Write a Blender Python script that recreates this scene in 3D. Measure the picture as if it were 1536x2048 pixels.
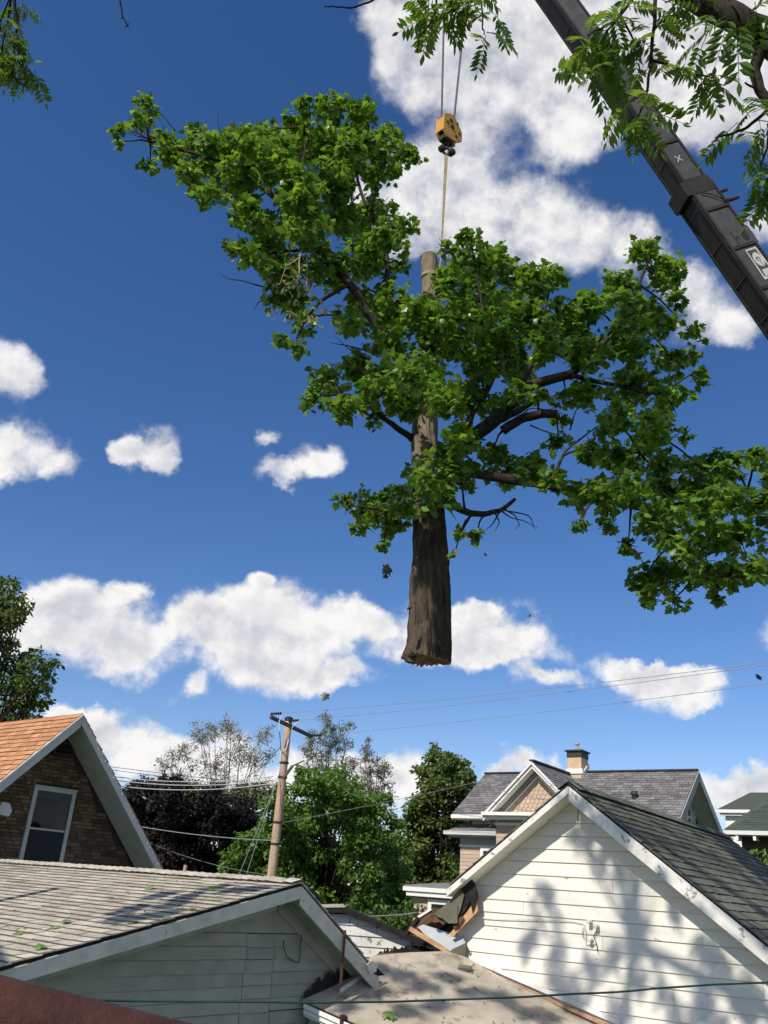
import bpy, math, random
import numpy as np
from math import sin, cos, tan, radians, degrees, sqrt, atan2, asin, pi
from mathutils import Vector, Matrix, noise

for _o in list(bpy.data.objects):
    bpy.data.objects.remove(_o)
SC = bpy.context.scene
COL = SC.collection
random.seed(7)
RNG = np.random.default_rng(11)

# ------------------------------------------------------------------ camera
FPX, PITCH, ROLL, CAMZ = 1718.0, radians(23.8), radians(4.15), 3.8
CF = np.array([0, cos(PITCH), sin(PITCH)])
_u0 = np.array([0, -sin(PITCH), cos(PITCH)])
CR = cos(ROLL) * np.array([1, 0, 0.]) + sin(ROLL) * _u0
CU = -sin(ROLL) * np.array([1, 0, 0.]) + cos(ROLL) * _u0
CO = np.array([0, 0, CAMZ])
cam = bpy.data.cameras.new('camera')
cam.sensor_fit = 'VERTICAL'; cam.sensor_height = 36.0; cam.lens = 36.0 * FPX / 2048.0
cam.clip_start = 0.05; cam.clip_end = 5000
camo = bpy.data.objects.new('camera', cam); COL.objects.link(camo)
camo.matrix_world = Matrix(((CR[0], CU[0], -CF[0], CO[0]), (CR[1], CU[1], -CF[1], CO[1]),
                            (CR[2], CU[2], -CF[2], CO[2]), (0, 0, 0, 1)))
SC.camera = camo

# ------------------------------------------------------------------ sun, sky, exposure
SUN_AZ, SUN_EL = radians(-142.0), radians(42.0)      # azimuth from +Y, clockwise
SUN = np.array([sin(SUN_AZ) * cos(SUN_EL), cos(SUN_AZ) * cos(SUN_EL), sin(SUN_EL)])
sl = bpy.data.lights.new('sun', 'SUN'); sl.energy = 4.2; sl.angle = radians(0.53); sl.color = (1.0, 0.93, 0.82)
so = bpy.data.objects.new('sun', sl); COL.objects.link(so)
so.rotation_euler = Vector(SUN).to_track_quat('Z', 'Y').to_euler(); so.location = (-20, -25, 40)
SC.view_settings.view_transform = 'Standard'; SC.view_settings.look = 'None'
SC.view_settings.exposure = 0.18; SC.view_settings.gamma = 1.0
SC.view_settings.use_curve_mapping = False
SC.render.engine = 'CYCLES'
SC.cycles.use_denoising = True
SC.cycles.max_bounces = 6; SC.cycles.transparent_max_bounces = 6
SC.cycles.diffuse_bounces = 3; SC.cycles.glossy_bounces = 2; SC.cycles.transmission_bounces = 4
SC.cycles.use_adaptive_sampling = True; SC.cycles.adaptive_threshold = 0.02; SC.cycles.adaptive_min_samples = 12


def ray(x, y):
    return CF + CR * (x - 768) / FPX - CU * (y - 1024) / FPX


def pt(x, y, d):
    return CO + ray(x, y) * d


def onpl(x, y, P, n):
    d = ray(x, y)
    return CO + d * (((P - CO) @ n) / (d @ n))


def atY(x, y, Y):
    d = ray(x, y)
    return CO + d * (Y / d[1])


def pj(p):
    q = np.asarray(p, float) - CO
    z = q @ CF
    return (768 + FPX * (q @ CR) / z, 1024 - FPX * (q @ CU) / z, z)


def unit(v):
    v = np.asarray(v, float)
    return v / np.linalg.norm(v)


ZV = np.array([0, 0, 1.0])

# world: physical sky with a field of fair-weather cumulus mixed in by direction
W = bpy.data.worlds.new('World'); SC.world = W; W.use_nodes = True
nt = W.node_tree; nt.nodes.clear(); N = nt.nodes; L = nt.links


def nd(t, **kw):
    n = N.new(t)
    for k, v in kw.items():
        setattr(n, k, v)
    return n


def mth(op, a, b=None, c=None, clamp=False):
    n = nd('ShaderNodeMath', operation=op, use_clamp=clamp)
    for i, v in enumerate((a, b, c)):
        if v is None:
            continue
        if isinstance(v, (int, float)):
            n.inputs[i].default_value = v
        else:
            L.new(v, n.inputs[i])
    return n.outputs[0]


sky = nd('ShaderNodeTexSky', sky_type='NISHITA'); sky.sun_disc = False
sky.sun_elevation = SUN_EL; sky.sun_rotation = SUN_AZ
sky.air_density = 1.0; sky.dust_density = 0.1; sky.ozone_density = 1.6; sky.altitude = 200
skyc = nd('ShaderNodeHueSaturation'); skyc.inputs['Saturation'].default_value = 1.27; skyc.inputs['Value'].default_value = 0.88
L.new(sky.outputs[0], skyc.inputs['Color'])
skyt = nd('ShaderNodeMix', data_type='RGBA', blend_type='MULTIPLY'); skyt.inputs['Factor'].default_value = 1
L.new(skyc.outputs[0], skyt.inputs['A']); skyt.inputs['B'].default_value = (1.05, 1.0, 1.17, 1)
tc = nd('ShaderNodeTexCoord')
D = tc.outputs['Generated']


def fbm(vec, scale, detail, rough=0.55, lac=2.0):
    n = nd('ShaderNodeTexNoise'); n.inputs['Scale'].default_value = scale
    n.inputs['Detail'].default_value = detail; n.inputs['Roughness'].default_value = rough
    n.inputs['Lacunarity'].default_value = lac
    L.new(vec, n.inputs['Vector'])
    return n


def vmath(op, a, b=None, s=None):
    n = nd('ShaderNodeVectorMath', operation=op)
    for i, v in enumerate((a, b)):
        if v is None:
            continue
        if isinstance(v, tuple):
            n.inputs[i].default_value = v
        else:
            L.new(v, n.inputs[i])
    if s is not None:
        n.inputs['Scale'].default_value = s
    return n.outputs[0]


# domain warp
wn = fbm(D, 7.0, 8, 0.62)
warp = vmath('SCALE', vmath('SUBTRACT', wn.outputs['Color'], (0.5, 0.5, 0.5)), s=0.10)
DW = vmath('ADD', D, warp)

# cloud bodies in the part of the sky in view: (x, y, half width, half height, tilt) of each puff
CLOUDS = [
    (870, 60, 130, 130, 0), (1010, 90, 190, 150, 0), (1130, 190, 170, 120, 15), (1330, 120, 230, 170, 0),
    (1480, 60, 200, 170, 0), (1140, 275, 70, 60, 0), (1420, 230, 120, 70, 0), (820, 150, 70, 70, 0), (760, 30, 50, 70, 0),
    (900, 340, 110, 110, 0), (830, 400, 120, 110, 0), (800, 480, 90, 60, 0), (960, 430, 140, 100, 20),
    (1060, 470, 150, 90, 15), (1190, 500, 150, 70, 0), (1300, 470, 80, 50, -10), (940, 290, 50, 55, 0), (700, 400, 60, 50, 0),
    (1420, 600, 80, 80, 0), (1470, 640, 40, 40, 0), (1370, 560, 60, 45, 0), (1530, 440, 60, 50, 0),
    (30, 740, 62, 60, 20), (-5, 690, 55, 50, 0), (30, 890, 70, 75, 0), (100, 925, 60, 48, 10), (-10, 900, 60, 60, 0),
    (300, 885, 66, 44, 8), (335, 915, 40, 34, 0), (250, 890, 32, 26, 0),
    (600, 915, 74, 38, 5), (540, 930, 56, 32, 0), (650, 925, 40, 32, 0), (515, 868, 34, 20, 20),
    (110, 1225, 90, 66, 10), (190, 1260, 120, 78, 5), (280, 1300, 90, 62, 15), (250, 1180, 48, 22, 0), (390, 1372, 36, 26, 20),
    (50, 1240, 60, 60, 0), (520, 1215, 85, 72, 0), (480, 1270, 120, 76, 0), (620, 1270, 130, 82, 5), (560, 1345, 90, 52, 5),
    (680, 1365, 76, 30, 5), (400, 1250, 76, 38, -15), (700, 1235, 60, 45, 0), (515, 1160, 26, 22, 0),
    (830, 1260, 105, 76, 5), (960, 1258, 125, 74, 5), (1060, 1300, 84, 46, 10), (900, 1310, 120, 36, 0), (960, 1215, 60, 32, 0),
    (1100, 1366, 80, 20, -5), (1260, 1345, 120, 36, -8), (1340, 1385, 96, 46, 0), (1380, 1345, 60, 34, 0),
    (250, 1470, 96, 60, 0), (310, 1500, 80, 60, 0), (190, 1450, 60, 40, 0), (400, 1530, 90, 60, 0), (480, 1560, 100, 60, 0), (130, 1440, 60, 28, 0),
    (640, 1560, 110, 60, 0), (740, 1580, 90, 60, 0), (820, 1555, 56, 40, 0),
    (1020, 1530, 44, 30, 0), (1060, 1515, 26, 22, 0), (1105, 1532, 26, 20, 0), (970, 1545, 36, 20, 0),
    (1440, 1590, 60, 36, 0), (1485, 1560, 26, 28, 0), (1530, 1570, 40, 40, 0), (1570, 1560, 60, 50, 0),
    (-60, 1300, 90, 60, 0), (1650, 1250, 120, 60, 0), (1640, 200, 150, 120, 0), (1250, -80, 240, 120, 0), (960, -60, 160, 90, 0),
]
fld = None
for (cx, cy, rx, ry, tl) in CLOUDS:
    c = unit(ray(cx, cy))
    ex = unit(ray(cx + 1, cy) / np.linalg.norm(ray(cx + 1, cy)) - c)
    ey = unit(np.cross(c, ex))
    t = radians(tl)
    ex, ey = ex * cos(t) - ey * sin(t), ex * sin(t) + ey * cos(t)
    k = np.linalg.norm(ray(cx, cy)) * FPX
    sx, sy = 1.27 * rx / k, 1.27 * ry / k
    m = Matrix(((ex[0], ey[0], c[0]), (ex[1], ey[1], c[1]), (ex[2], ey[2], c[2])))
    mp = nd('ShaderNodeMapping', vector_type='TEXTURE')
    mp.inputs['Location'].default_value = c
    mp.inputs['Rotation'].default_value = m.to_euler()
    mp.inputs['Scale'].default_value = (sx, sy, sx + sy)
    L.new(DW, mp.inputs['Vector'])
    g = nd('ShaderNodeTexGradient', gradient_type='SPHERICAL')
    L.new(mp.outputs[0], g.inputs[0])
    fld = g.outputs['Fac'] if fld is None else mth('ADD', fld, g.outputs['Fac'])
fld = mth('MINIMUM', fld, 1.0)
# unseen cumulus over the rest of the dome, cover raised to whiten the shade fill
sep = nd('ShaderNodeSeparateXYZ'); L.new(D, sep.inputs[0])
zc = mth('MAXIMUM', sep.outputs['Z'], 0.05)
far = nd('ShaderNodeCombineXYZ')
L.new(mth('DIVIDE', sep.outputs['X'], zc), far.inputs[0]); L.new(mth('DIVIDE', sep.outputs['Y'], zc), far.inputs[1])
fn = fbm(far.outputs[0], 0.9, 5, 0.5)
dotv = nd('ShaderNodeVectorMath', operation='DOT_PRODUCT'); L.new(D, dotv.inputs[0]); dotv.inputs[1].default_value = tuple(CF)
outv = nd('ShaderNodeMapRange'); L.new(dotv.outputs['Value'], outv.inputs['Value'])
outv.inputs['From Min'].default_value = 0.80; outv.inputs['From Max'].default_value = 0.62
outv.inputs['To Min'].default_value = 0.0; outv.inputs['To Max'].default_value = 1.0
ff = nd('ShaderNodeMapRange'); L.new(fn.outputs['Fac'], ff.inputs['Value'])
ff.inputs['From Min'].default_value = 0.45; ff.inputs['From Max'].default_value = 0.68
fld = mth('MAXIMUM', fld, mth('MULTIPLY', ff.outputs[0], outv.outputs[0]))
n1 = fbm(D, 15.0, 10, 0.60)
OFF = SUN * np.array([1, .3, 1]); OFF = tuple(unit(OFF - CF * (OFF @ CF)) * 0.016)
n2 = fbm(vmath('ADD', D, OFF), 15.0, 6, 0.58)
n3 = fbm(D, 5.0, 4, 0.55)
str_ = nd('ShaderNodeMapping'); str_.inputs['Scale'].default_value = (1, 1, 2.2); L.new(D, str_.inputs[0])
n4 = fbm(str_.outputs[0], 11.0, 5, 0.55)
lim = nd('ShaderNodeMapRange', interpolation_type='SMOOTHSTEP'); L.new(fld, lim.inputs['Value'])
lim.inputs['From Min'].default_value = 0.0; lim.inputs['From Max'].default_value = 0.30; lim.inputs['To Max'].default_value = 2.0
dens = mth('ADD', mth('ADD', fld, mth('MULTIPLY', mth('SUBTRACT', n1.outputs['Fac'], 0.53), lim.outputs[0])), mth('MULTIPLY', mth('SUBTRACT', n3.outputs['Fac'], 0.5), mth('MULTIPLY', lim.outputs[0], 0.35)))
hi = nd('ShaderNodeMapRange', interpolation_type='SMOOTHSTEP'); L.new(sep.outputs['Z'], hi.inputs['Value'])
hi.inputs['From Min'].default_value = 0.30; hi.inputs['From Max'].default_value = 0.60
hi.inputs['To Min'].default_value = 0.72; hi.inputs['To Max'].default_value = 1.12
al = nd('ShaderNodeMapRange', interpolation_type='SMOOTHSTEP')
L.new(dens, al.inputs['Value']); al.inputs['From Min'].default_value = 0.07; L.new(hi.outputs[0], al.inputs['From Max'])
al.inputs['To Max'].default_value = 0.985
# soft shading of the cloud bodies: relief of the billows and thicker, greyer middles
rel = mth('MULTIPLY', mth('SUBTRACT', n1.outputs['Fac'], n2.outputs['Fac']), 1.5)
thick = nd('ShaderNodeMapRange', interpolation_type='SMOOTHSTEP')
L.new(mth('ADD', dens, mth('MULTIPLY', mth('SUBTRACT', n3.outputs['Fac'], 0.5), 1.6)), thick.inputs['Value'])
thick.inputs['From Min'].default_value = 0.55; thick.inputs['From Max'].default_value = 1.5
base_ = nd('ShaderNodeMapRange', interpolation_type='SMOOTHSTEP'); L.new(mth('SUBTRACT', n4.outputs['Fac'], mth('MULTIPLY', rel, 0.5)), base_.inputs['Value'])
base_.inputs['From Min'].default_value = 0.42; base_.inputs['From Max'].default_value = 0.66
shade_ = mth('ADD', mth('MULTIPLY', thick.outputs[0], 0.27), mth('MULTIPLY', mth('MULTIPLY', base_.outputs[0], al.outputs[0]), 0.17))
lum = mth('ADD', mth('SUBTRACT', 0.97, shade_), rel)
lum = mth('MINIMUM', mth('MAXIMUM', lum, 0.40), 1.04)
cm = nd('ShaderNodeMix', data_type='RGBA'); L.new(lum, cm.inputs['Factor'])
cm.inputs['A'].default_value = (0.24, 0.28, 0.39, 1); cm.inputs['B'].default_value = (0.86, 0.845, 0.83, 1)
SKY_STR = 0.105
cs = nd('ShaderNodeMix', data_type='RGBA', blend_type='MULTIPLY'); cs.inputs['Factor'].default_value = 1
L.new(cm.outputs['Result'], cs.inputs['A']); cs.inputs['B'].default_value = (1 / SKY_STR, 1 / SKY_STR, 1 / SKY_STR, 1)
mx = nd('ShaderNodeMix', data_type='RGBA')
L.new(al.outputs[0], mx.inputs['Factor']); L.new(skyt.outputs['Result'], mx.inputs['A']); L.new(cs.outputs['Result'], mx.inputs['B'])
bg = nd('ShaderNodeBackground'); bg.inputs['Strength'].default_value = SKY_STR
L.new(mx.outputs['Result'], bg.inputs['Color'])
wo = nd('ShaderNodeOutputWorld'); L.new(bg.outputs[0], wo.inputs['Surface'])
W.cycles.sampling_method = 'MANUAL'; W.cycles.sample_map_resolution = 512

# ------------------------------------------------------------------ helpers
def loc_of(o):
    l = np.zeros(3)
    while o is not None:
        l = l + np.array(o.location); o = o.parent
    return l


def tag(o, label=None, cat=None, group=None, kind=None):
    if label: o['label'] = label
    if cat: o['category'] = cat
    if group: o['group'] = group
    if kind: o['kind'] = kind
    return o


def thing(name, loc, label, cat, group=None):
    o = bpy.data.objects.new(name, None); o.empty_display_size = 0.2
    COL.objects.link(o); o.location = tuple(loc)
    return tag(o, label, cat, group)


def mesh_obj(name, me, mat, parent=None, loc=None):
    o = bpy.data.objects.new(name, me)
    if mat is not None and len(me.materials) == 0:
        me.materials.append(mat)
    COL.objects.link(o)
    if parent is not None:
        o.parent = parent
    if loc is not None:
        o.location = tuple(loc)
    return o


def raw_mesh(name, V, F, attr=None, smooth=False):
    V = np.asarray(V, np.float32).reshape(-1, 3)
    me = bpy.data.meshes.new(name)
    if isinstance(F, np.ndarray) and F.ndim == 2:
        k = F.shape[1]; n = len(F)
        me.vertices.add(len(V)); me.vertices.foreach_set('co', V.ravel())
        me.loops.add(n * k); me.loops.foreach_set('vertex_index', F.astype(np.int32).ravel())
        me.polygons.add(n); me.polygons.foreach_set('loop_start', np.arange(n, dtype=np.int32) * k)
        me.update(calc_edges=True)
    else:
        me.from_pydata([tuple(v) for v in V], [], [tuple(int(i) for i in f) for f in F]); me.update()
    if attr is not None:
        a = me.attributes.new('rnd', 'FLOAT', 'POINT'); a.data.foreach_set('value', np.asarray(attr, np.float32))
    if smooth:
        me.polygons.foreach_set('use_smooth', np.ones(len(me.polygons), bool))
    return me


class MB:
    def __init__(s):
        s.v = []; s.f = []; s.r = []; s.cur = 0.0

    def add(s, pts, faces):
        o = len(s.v)
        s.v.extend([np.asarray(p, float) for p in pts]); s.r.extend([s.cur] * len(pts))
        s.f.extend([tuple(i + o for i in f) for f in faces])
        return s

    def poly(s, *pts):
        return s.add(pts, [tuple(range(len(pts)))])

    def box(s, c, ax, ay, az, sx, sy, sz):
        c = np.asarray(c, float); ax, ay, az = (np.asarray(a, float) for a in (ax, ay, az))
        p = [c + ax * sx * i + ay * sy * j + az * sz * k for i in (-.5, .5) for j in (-.5, .5) for k in (-.5, .5)]
        return s.add(p, [(0, 1, 3, 2), (4, 6, 7, 5), (0, 4, 5, 1), (2, 3, 7, 6), (0, 2, 6, 4), (1, 5, 7, 3)])

    def beam(s, p0, p1, w, h, up=ZV):
        p0, p1 = np.asarray(p0, float), np.asarray(p1, float)
        a = unit(p1 - p0); sd = unit(np.cross(a, up)); u = np.cross(sd, a)
        return s.box((p0 + p1) / 2, a, sd, u, np.linalg.norm(p1 - p0), w, h)

    def prism(s, pts, vec):
        n = len(pts); vec = np.asarray(vec, float); pts = [np.asarray(p, float) for p in pts]
        q = pts + [p + vec for p in pts]
        fs = [tuple(range(n)), tuple(range(2 * n - 1, n - 1, -1))]
        fs += [(i, i + n, (i + 1) % n + n, (i + 1) % n) for i in range(n)]
        return s.add(q, fs)

    def tube(s, pts, rad, seg=8, cap=True):
        pts = [np.asarray(p, float) for p in pts]
        n = len(pts)
        if isinstance(rad, (int, float)): rad = [rad] * n
        t = unit(pts[1] - pts[0]); a = unit(np.cross(t, ZV if abs(t[2]) < .9 else np.array([1., 0, 0]))); V = []
        for i in range(n):
            t = unit(pts[min(i + 1, n - 1)] - pts[max(i - 1, 0)])
            a = unit(a - t * (a @ t)); b = np.cross(t, a)
            for k in range(seg):
                an = 2 * pi * k / seg
                V.append(pts[i] + (a * cos(an) + b * sin(an)) * rad[i])
        F = [(i * seg + k, i * seg + (k + 1) % seg, (i + 1) * seg + (k + 1) % seg, (i + 1) * seg + k) for i in range(n - 1) for k in range(seg)]
        if cap:
            F += [tuple(range(seg - 1, -1, -1)), tuple(range((n - 1) * seg, n * seg))]
        return s.add(V, F)

    def mesh(s, name, off=(0, 0, 0), smooth=False):
        V = np.array(s.v) - np.asarray(off)
        return raw_mesh(name, V, s.f, s.r, smooth)

    def build(s, name, mat, parent=None, smooth=False, fixn=True, **kw):
        base = loc_of(parent) if parent is not None else np.mean(s.v, axis=0) * np.array([1, 1, 0]) + np.array([0, 0, np.min(np.array(s.v)[:, 2])])
        me = s.mesh(name, base, smooth)
        if fixn:
            import bmesh
            b = bmesh.new(); b.from_mesh(me); bmesh.ops.recalc_face_normals(b, faces=b.faces); b.to_mesh(me); b.free()
        o = mesh_obj(name, me, mat, parent, None if parent is not None else base)
        return tag(o, **kw)


def inview(p, m=40):
    x, y, z = pj(p)
    return z > 0 and -m < x < 1536 + m and -m < y < 2048 + m


def pieces(parent, name, mats, variants, mat, limit=300, minpx=9.0, size=0.2, stuff=None, kids_ok=True):
    """alike pieces: the ones that show largest become objects, the others one joined part"""
    sc = []
    for i, m in enumerate(mats):
        p = np.array(m.translation); x, y, z = pj(p)
        px = size * FPX / z if z > 0 and inview(p) else 0
        sc.append((px, i))
    sc.sort(reverse=True)
    top = [i for px, i in sc[:limit] if px >= minpx]
    tops = set(top); off = loc_of(parent)
    for i in top:
        o = bpy.data.objects.new(name, variants[i % len(variants)]); COL.objects.link(o); o.parent = parent
        o.matrix_basis = Matrix.Translation(-Vector(off)) @ mats[i]
    rest = [i for i in range(len(mats)) if i not in tops]
    if rest:
        VV, FF, RR, MI, o0 = [], [], [], [], 0
        cache = []
        for me in variants:
            v = np.array([tuple(x.co) for x in me.vertices]); f = [tuple(p.vertices) for p in me.polygons]
            cache.append((v, f, [p.material_index for p in me.polygons]))
        for i in rest:
            v, f, mi_ = cache[i % len(variants)]; MI += mi_; M4 = np.array(mats[i])
            VV.append(v @ M4[:3, :3].T + M4[:3, 3] - off); FF += [tuple(k + o0 for k in t) for t in f]; o0 += len(v)
            RR += [random.random()] * len(v)
        me = raw_mesh(stuff or name + '_rest', np.concatenate(VV), FF, RR)
        for mm_ in variants[0].materials: me.materials.append(mm_)
        me.polygons.foreach_set('material_index', np.array(MI, np.int32))
        so_ = mesh_obj(stuff or name + '_rest', me, mat, parent); so_['kind'] = 'stuff'
    return


def mat4(o, x, y, z):
    return Matrix(((x[0], y[0], z[0], o[0]), (x[1], y[1], z[1], o[1]), (x[2], y[2], z[2], o[2]), (0, 0, 0, 1)))


class Fr:
    """a building's own axes: u along a wall, v away from the camera, z up"""
    def __init__(s, o, psi):
        p = radians(psi); s.o = np.asarray(o, float)
        s.w = np.array([cos(p), sin(p), 0]); s.n = np.array([sin(p), -cos(p), 0]); s.b = -s.n

    def P(s, u, v, z):
        return s.o + s.w * u + s.b * v + ZV * z

    def uz(s, x, y, v=0.0):
        q = onpl(x, y, s.o + s.b * v, s.n) - s.o
        return q @ s.w, q[2]


# ------------------------------------------------------------------ materials
MATS = {}


def M(name, col, col2=None, scale=4.0, detail=6, rough=0.85, bump=0.0, bscale=30.0, piece=0.0, stretch=(1, 1, 1),
      spot=None, spotscale=6.0, spotat=0.62, spotw=0.03, spotstretch=(1, 1, 1), spec=0.25, metal=0.0, lo=0.35, hi=0.65, coord='Object', dirt=0.0, bdist=0.02):
    m = bpy.data.materials.new(name); m.use_nodes = True; t = m.node_tree; t.nodes.clear()
    nn, ll = t.nodes, t.links

    def new(k, **kw):
        n = nn.new(k)
        for a, b in kw.items(): setattr(n, a, b)
        return n
    out = new('ShaderNodeOutputMaterial'); bs = new('ShaderNodeBsdfPrincipled'); ll.new(bs.outputs[0], out.inputs[0])
    bs.inputs['Roughness'].default_value = rough; bs.inputs['Specular IOR Level'].default_value = spec; bs.inputs['Metallic'].default_value = metal
    tcn = new('ShaderNodeTexCoord')
    oi = new('ShaderNodeObjectInfo'); at = new('ShaderNodeAttribute', attribute_name='rnd')
    ad = new('ShaderNodeMath', operation='ADD'); ll.new(oi.outputs['Random'], ad.inputs[0]); ll.new(at.outputs['Fac'], ad.inputs[1])
    fr = new('ShaderNodeMath', operation='FRACT'); ll.new(ad.outputs[0], fr.inputs[0])
    sh = new('ShaderNodeVectorMath', operation='ADD'); ll.new(tcn.outputs[coord], sh.inputs[0])
    cmb = new('ShaderNodeCombineXYZ'); mu = new('ShaderNodeMath', operation='MULTIPLY'); mu.inputs[1].default_value = 37.0 if piece else 0.0
    ll.new(fr.outputs[0], mu.inputs[0]); ll.new(mu.outputs[0], cmb.inputs[0]); ll.new(mu.outputs[0], cmb.inputs[1]); ll.new(cmb.outputs[0], sh.inputs[1])

    def nz(sc_, de, st=(1, 1, 1), ro=0.6):
        mp = new('ShaderNodeMapping'); mp.inputs['Scale'].default_value = st; ll.new(sh.outputs[0], mp.inputs[0])
        n = new('ShaderNodeTexNoise'); n.inputs['Scale'].default_value = sc_; n.inputs['Detail'].default_value = de; n.inputs['Roughness'].default_value = ro
        ll.new(mp.outputs[0], n.inputs['Vector']); return n.outputs['Fac']

    def rng(s_, a, b, c=0., d=1.):
        r = new('ShaderNodeMapRange'); ll.new(s_, r.inputs['Value'])
        for k, v in zip(('From Min', 'From Max', 'To Min', 'To Max'), (a, b, c, d)): r.inputs[k].default_value = v
        return r.outputs[0]
    n1_ = nz(scale, detail, stretch)
    mixn = new('ShaderNodeMix', data_type='RGBA'); ll.new(rng(n1_, lo, hi), mixn.inputs['Factor'])
    c2 = col2 or tuple(c * 0.72 for c in col)
    mixn.inputs['A'].default_value = (*col, 1); mixn.inputs['B'].default_value = (*c2, 1)
    cur = mixn.outputs['Result']
    if dirt:
        dn = rng(nz(0.9, 5), 0.45, 0.7, 1.0, 1.0 - dirt)
        mm = new('ShaderNodeMix', data_type='RGBA', blend_type='MULTIPLY'); mm.inputs['Factor'].default_value = 1
        ll.new(cur, mm.inputs['A']); ll.new(dn, mm.inputs['B']); cur = mm.outputs['Result']
    if piece:
        pv = rng(fr.outputs[0], 0, 1, 1 - piece, 1 + piece)
        mm = new('ShaderNodeMix', data_type='RGBA', blend_type='MULTIPLY'); mm.inputs['Factor'].default_value = 1
        ll.new(cur, mm.inputs['A']); ll.new(pv, mm.inputs['B']); cur = mm.outputs['Result']
    if spot:
        sp = rng(nz(spotscale, 8, spotstretch, 0.65), spotat - spotw, spotat + spotw)
        mm = new('ShaderNodeMix', data_type='RGBA'); ll.new(sp, mm.inputs['Factor']); ll.new(cur, mm.inputs['A']); mm.inputs['B'].default_value = (*spot, 1)
        cur = mm.outputs['Result']
    ll.new(cur, bs.inputs['Base Color'])
    if bump:
        bp = new('ShaderNodeBump'); bp.inputs['Strength'].default_value = bump; bp.inputs['Distance'].default_value = bdist
        ll.new(nz(bscale, 6, stretch), bp.inputs['Height']); ll.new(bp.outputs[0], bs.inputs['Normal'])
    MATS[name] = m
    return m


def leafmat(name, c1, c2, trans=0.35, rough=0.45, spec=0.4):
    m = bpy.data.materials.new(name); m.use_nodes = True; t = m.node_tree; t.nodes.clear(); nn, ll = t.nodes, t.links
    out = nn.new('ShaderNodeOutputMaterial'); bs = nn.new('ShaderNodeBsdfPrincipled'); tr = nn.new('ShaderNodeBsdfTranslucent'); mx_ = nn.new('ShaderNodeMixShader')
    at = nn.new('ShaderNodeAttribute'); at.attribute_name = 'rnd'; oi = nn.new('ShaderNodeObjectInfo')
    ad = nn.new('ShaderNodeMath'); ad.operation = 'ADD'; ll.new(at.outputs['Fac'], ad.inputs[0]); ll.new(oi.outputs['Random'], ad.inputs[1])
    fr = nn.new('ShaderNodeMath'); fr.operation = 'FRACT'; ll.new(ad.outputs[0], fr.inputs[0])
    mc = nn.new('ShaderNodeMix'); mc.data_type = 'RGBA'; ll.new(fr.outputs[0], mc.inputs['Factor'])
    mc.inputs['A'].default_value = (*c1, 1); mc.inputs['B'].default_value = (*c2, 1)
    ll.new(mc.outputs['Result'], bs.inputs['Base Color'])
    hs = nn.new('ShaderNodeHueSaturation'); hs.inputs['Value'].default_value = 1.5; hs.inputs['Hue'].default_value = 0.485; hs.inputs['Saturation'].default_value = 1.1
    ll.new(mc.outputs['Result'], hs.inputs['Color']); ll.new(hs.outputs[0], tr.inputs['Color'])
    bs.inputs['Roughness'].default_value = rough; bs.inputs['Specular IOR Level'].default_value = spec
    mx_.inputs[0].default_value = trans
    ll.new(bs.outputs[0], mx_.inputs[1]); ll.new(tr.outputs[0], mx_.inputs[2]); ll.new(mx_.outputs[0], out.inputs[0])
    return m


def glass(name, col=(0.02, 0.025, 0.03), rough=0.08):
    m = M(name, col, col, rough=rough, spec=0.6)
    return m


PAINT = M('white_paint', (0.80, 0.765, 0.675), (0.73, 0.695, 0.61), scale=3, rough=0.6, bump=0.12, bscale=60, piece=0.04, spot=(0.33, 0.30, 0.26), spotscale=6.0, spotat=0.675, spotw=0.02, spotstretch=(1, 1, 2.5))
PEEL = M('peeling_white_paint', (0.78, 0.76, 0.71), (0.66, 0.64, 0.58), scale=4, rough=0.65, bump=0.2, bscale=50, spot=(0.27, 0.25, 0.23), spotscale=9.0, spotat=0.60, spotw=0.02)
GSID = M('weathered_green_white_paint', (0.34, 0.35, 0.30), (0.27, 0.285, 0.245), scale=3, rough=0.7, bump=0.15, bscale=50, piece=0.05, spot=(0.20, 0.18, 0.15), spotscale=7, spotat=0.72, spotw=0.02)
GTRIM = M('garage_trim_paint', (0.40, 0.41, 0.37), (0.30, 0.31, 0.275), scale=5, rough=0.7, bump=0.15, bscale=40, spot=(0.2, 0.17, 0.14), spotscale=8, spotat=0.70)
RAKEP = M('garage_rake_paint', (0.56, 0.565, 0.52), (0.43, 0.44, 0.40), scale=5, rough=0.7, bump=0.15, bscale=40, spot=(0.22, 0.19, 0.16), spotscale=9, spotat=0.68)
GSHIN = M('weathered_grey_shingle', (0.58, 0.535, 0.435), (0.43, 0.39, 0.315), scale=9, rough=0.95, bump=0.35, bscale=160, piece=0.16, dirt=0.3, spec=0.1)
OSHIN = M('orange_brown_shingle', (0.54, 0.28, 0.145), (0.42, 0.20, 0.105), scale=10, rough=0.95, bump=0.3, bscale=150, piece=0.18, spec=0.1)
DSHIN = M('dark_green_shingle', (0.115, 0.125, 0.10), (0.16, 0.165, 0.13), scale=7, rough=0.95, bump=0.3, bscale=150, piece=0.2, spec=0.1, spot=(0.26, 0.255, 0.195), spotscale=5, spotat=0.66, spotw=0.06)
ASHIN = M('charcoal_architectural_shingle', (0.14, 0.138, 0.142), (0.20, 0.195, 0.195), scale=3, rough=0.95, bump=0.3, bscale=60, piece=0.30, spec=0.1)
TARP = M('tar_black', (0.012, 0.012, 0.012), (0.03, 0.027, 0.024), scale=8, rough=0.9, bump=0.5, bscale=30)
ROLL = M('rolled_roofing', (0.50, 0.445, 0.355), (0.36, 0.315, 0.25), scale=3, rough=0.95, bump=0.3, bscale=90, spot=(0.20, 0.175, 0.14), spotscale=3.5, spotat=0.61, spotw=0.07, spec=0.1)
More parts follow.
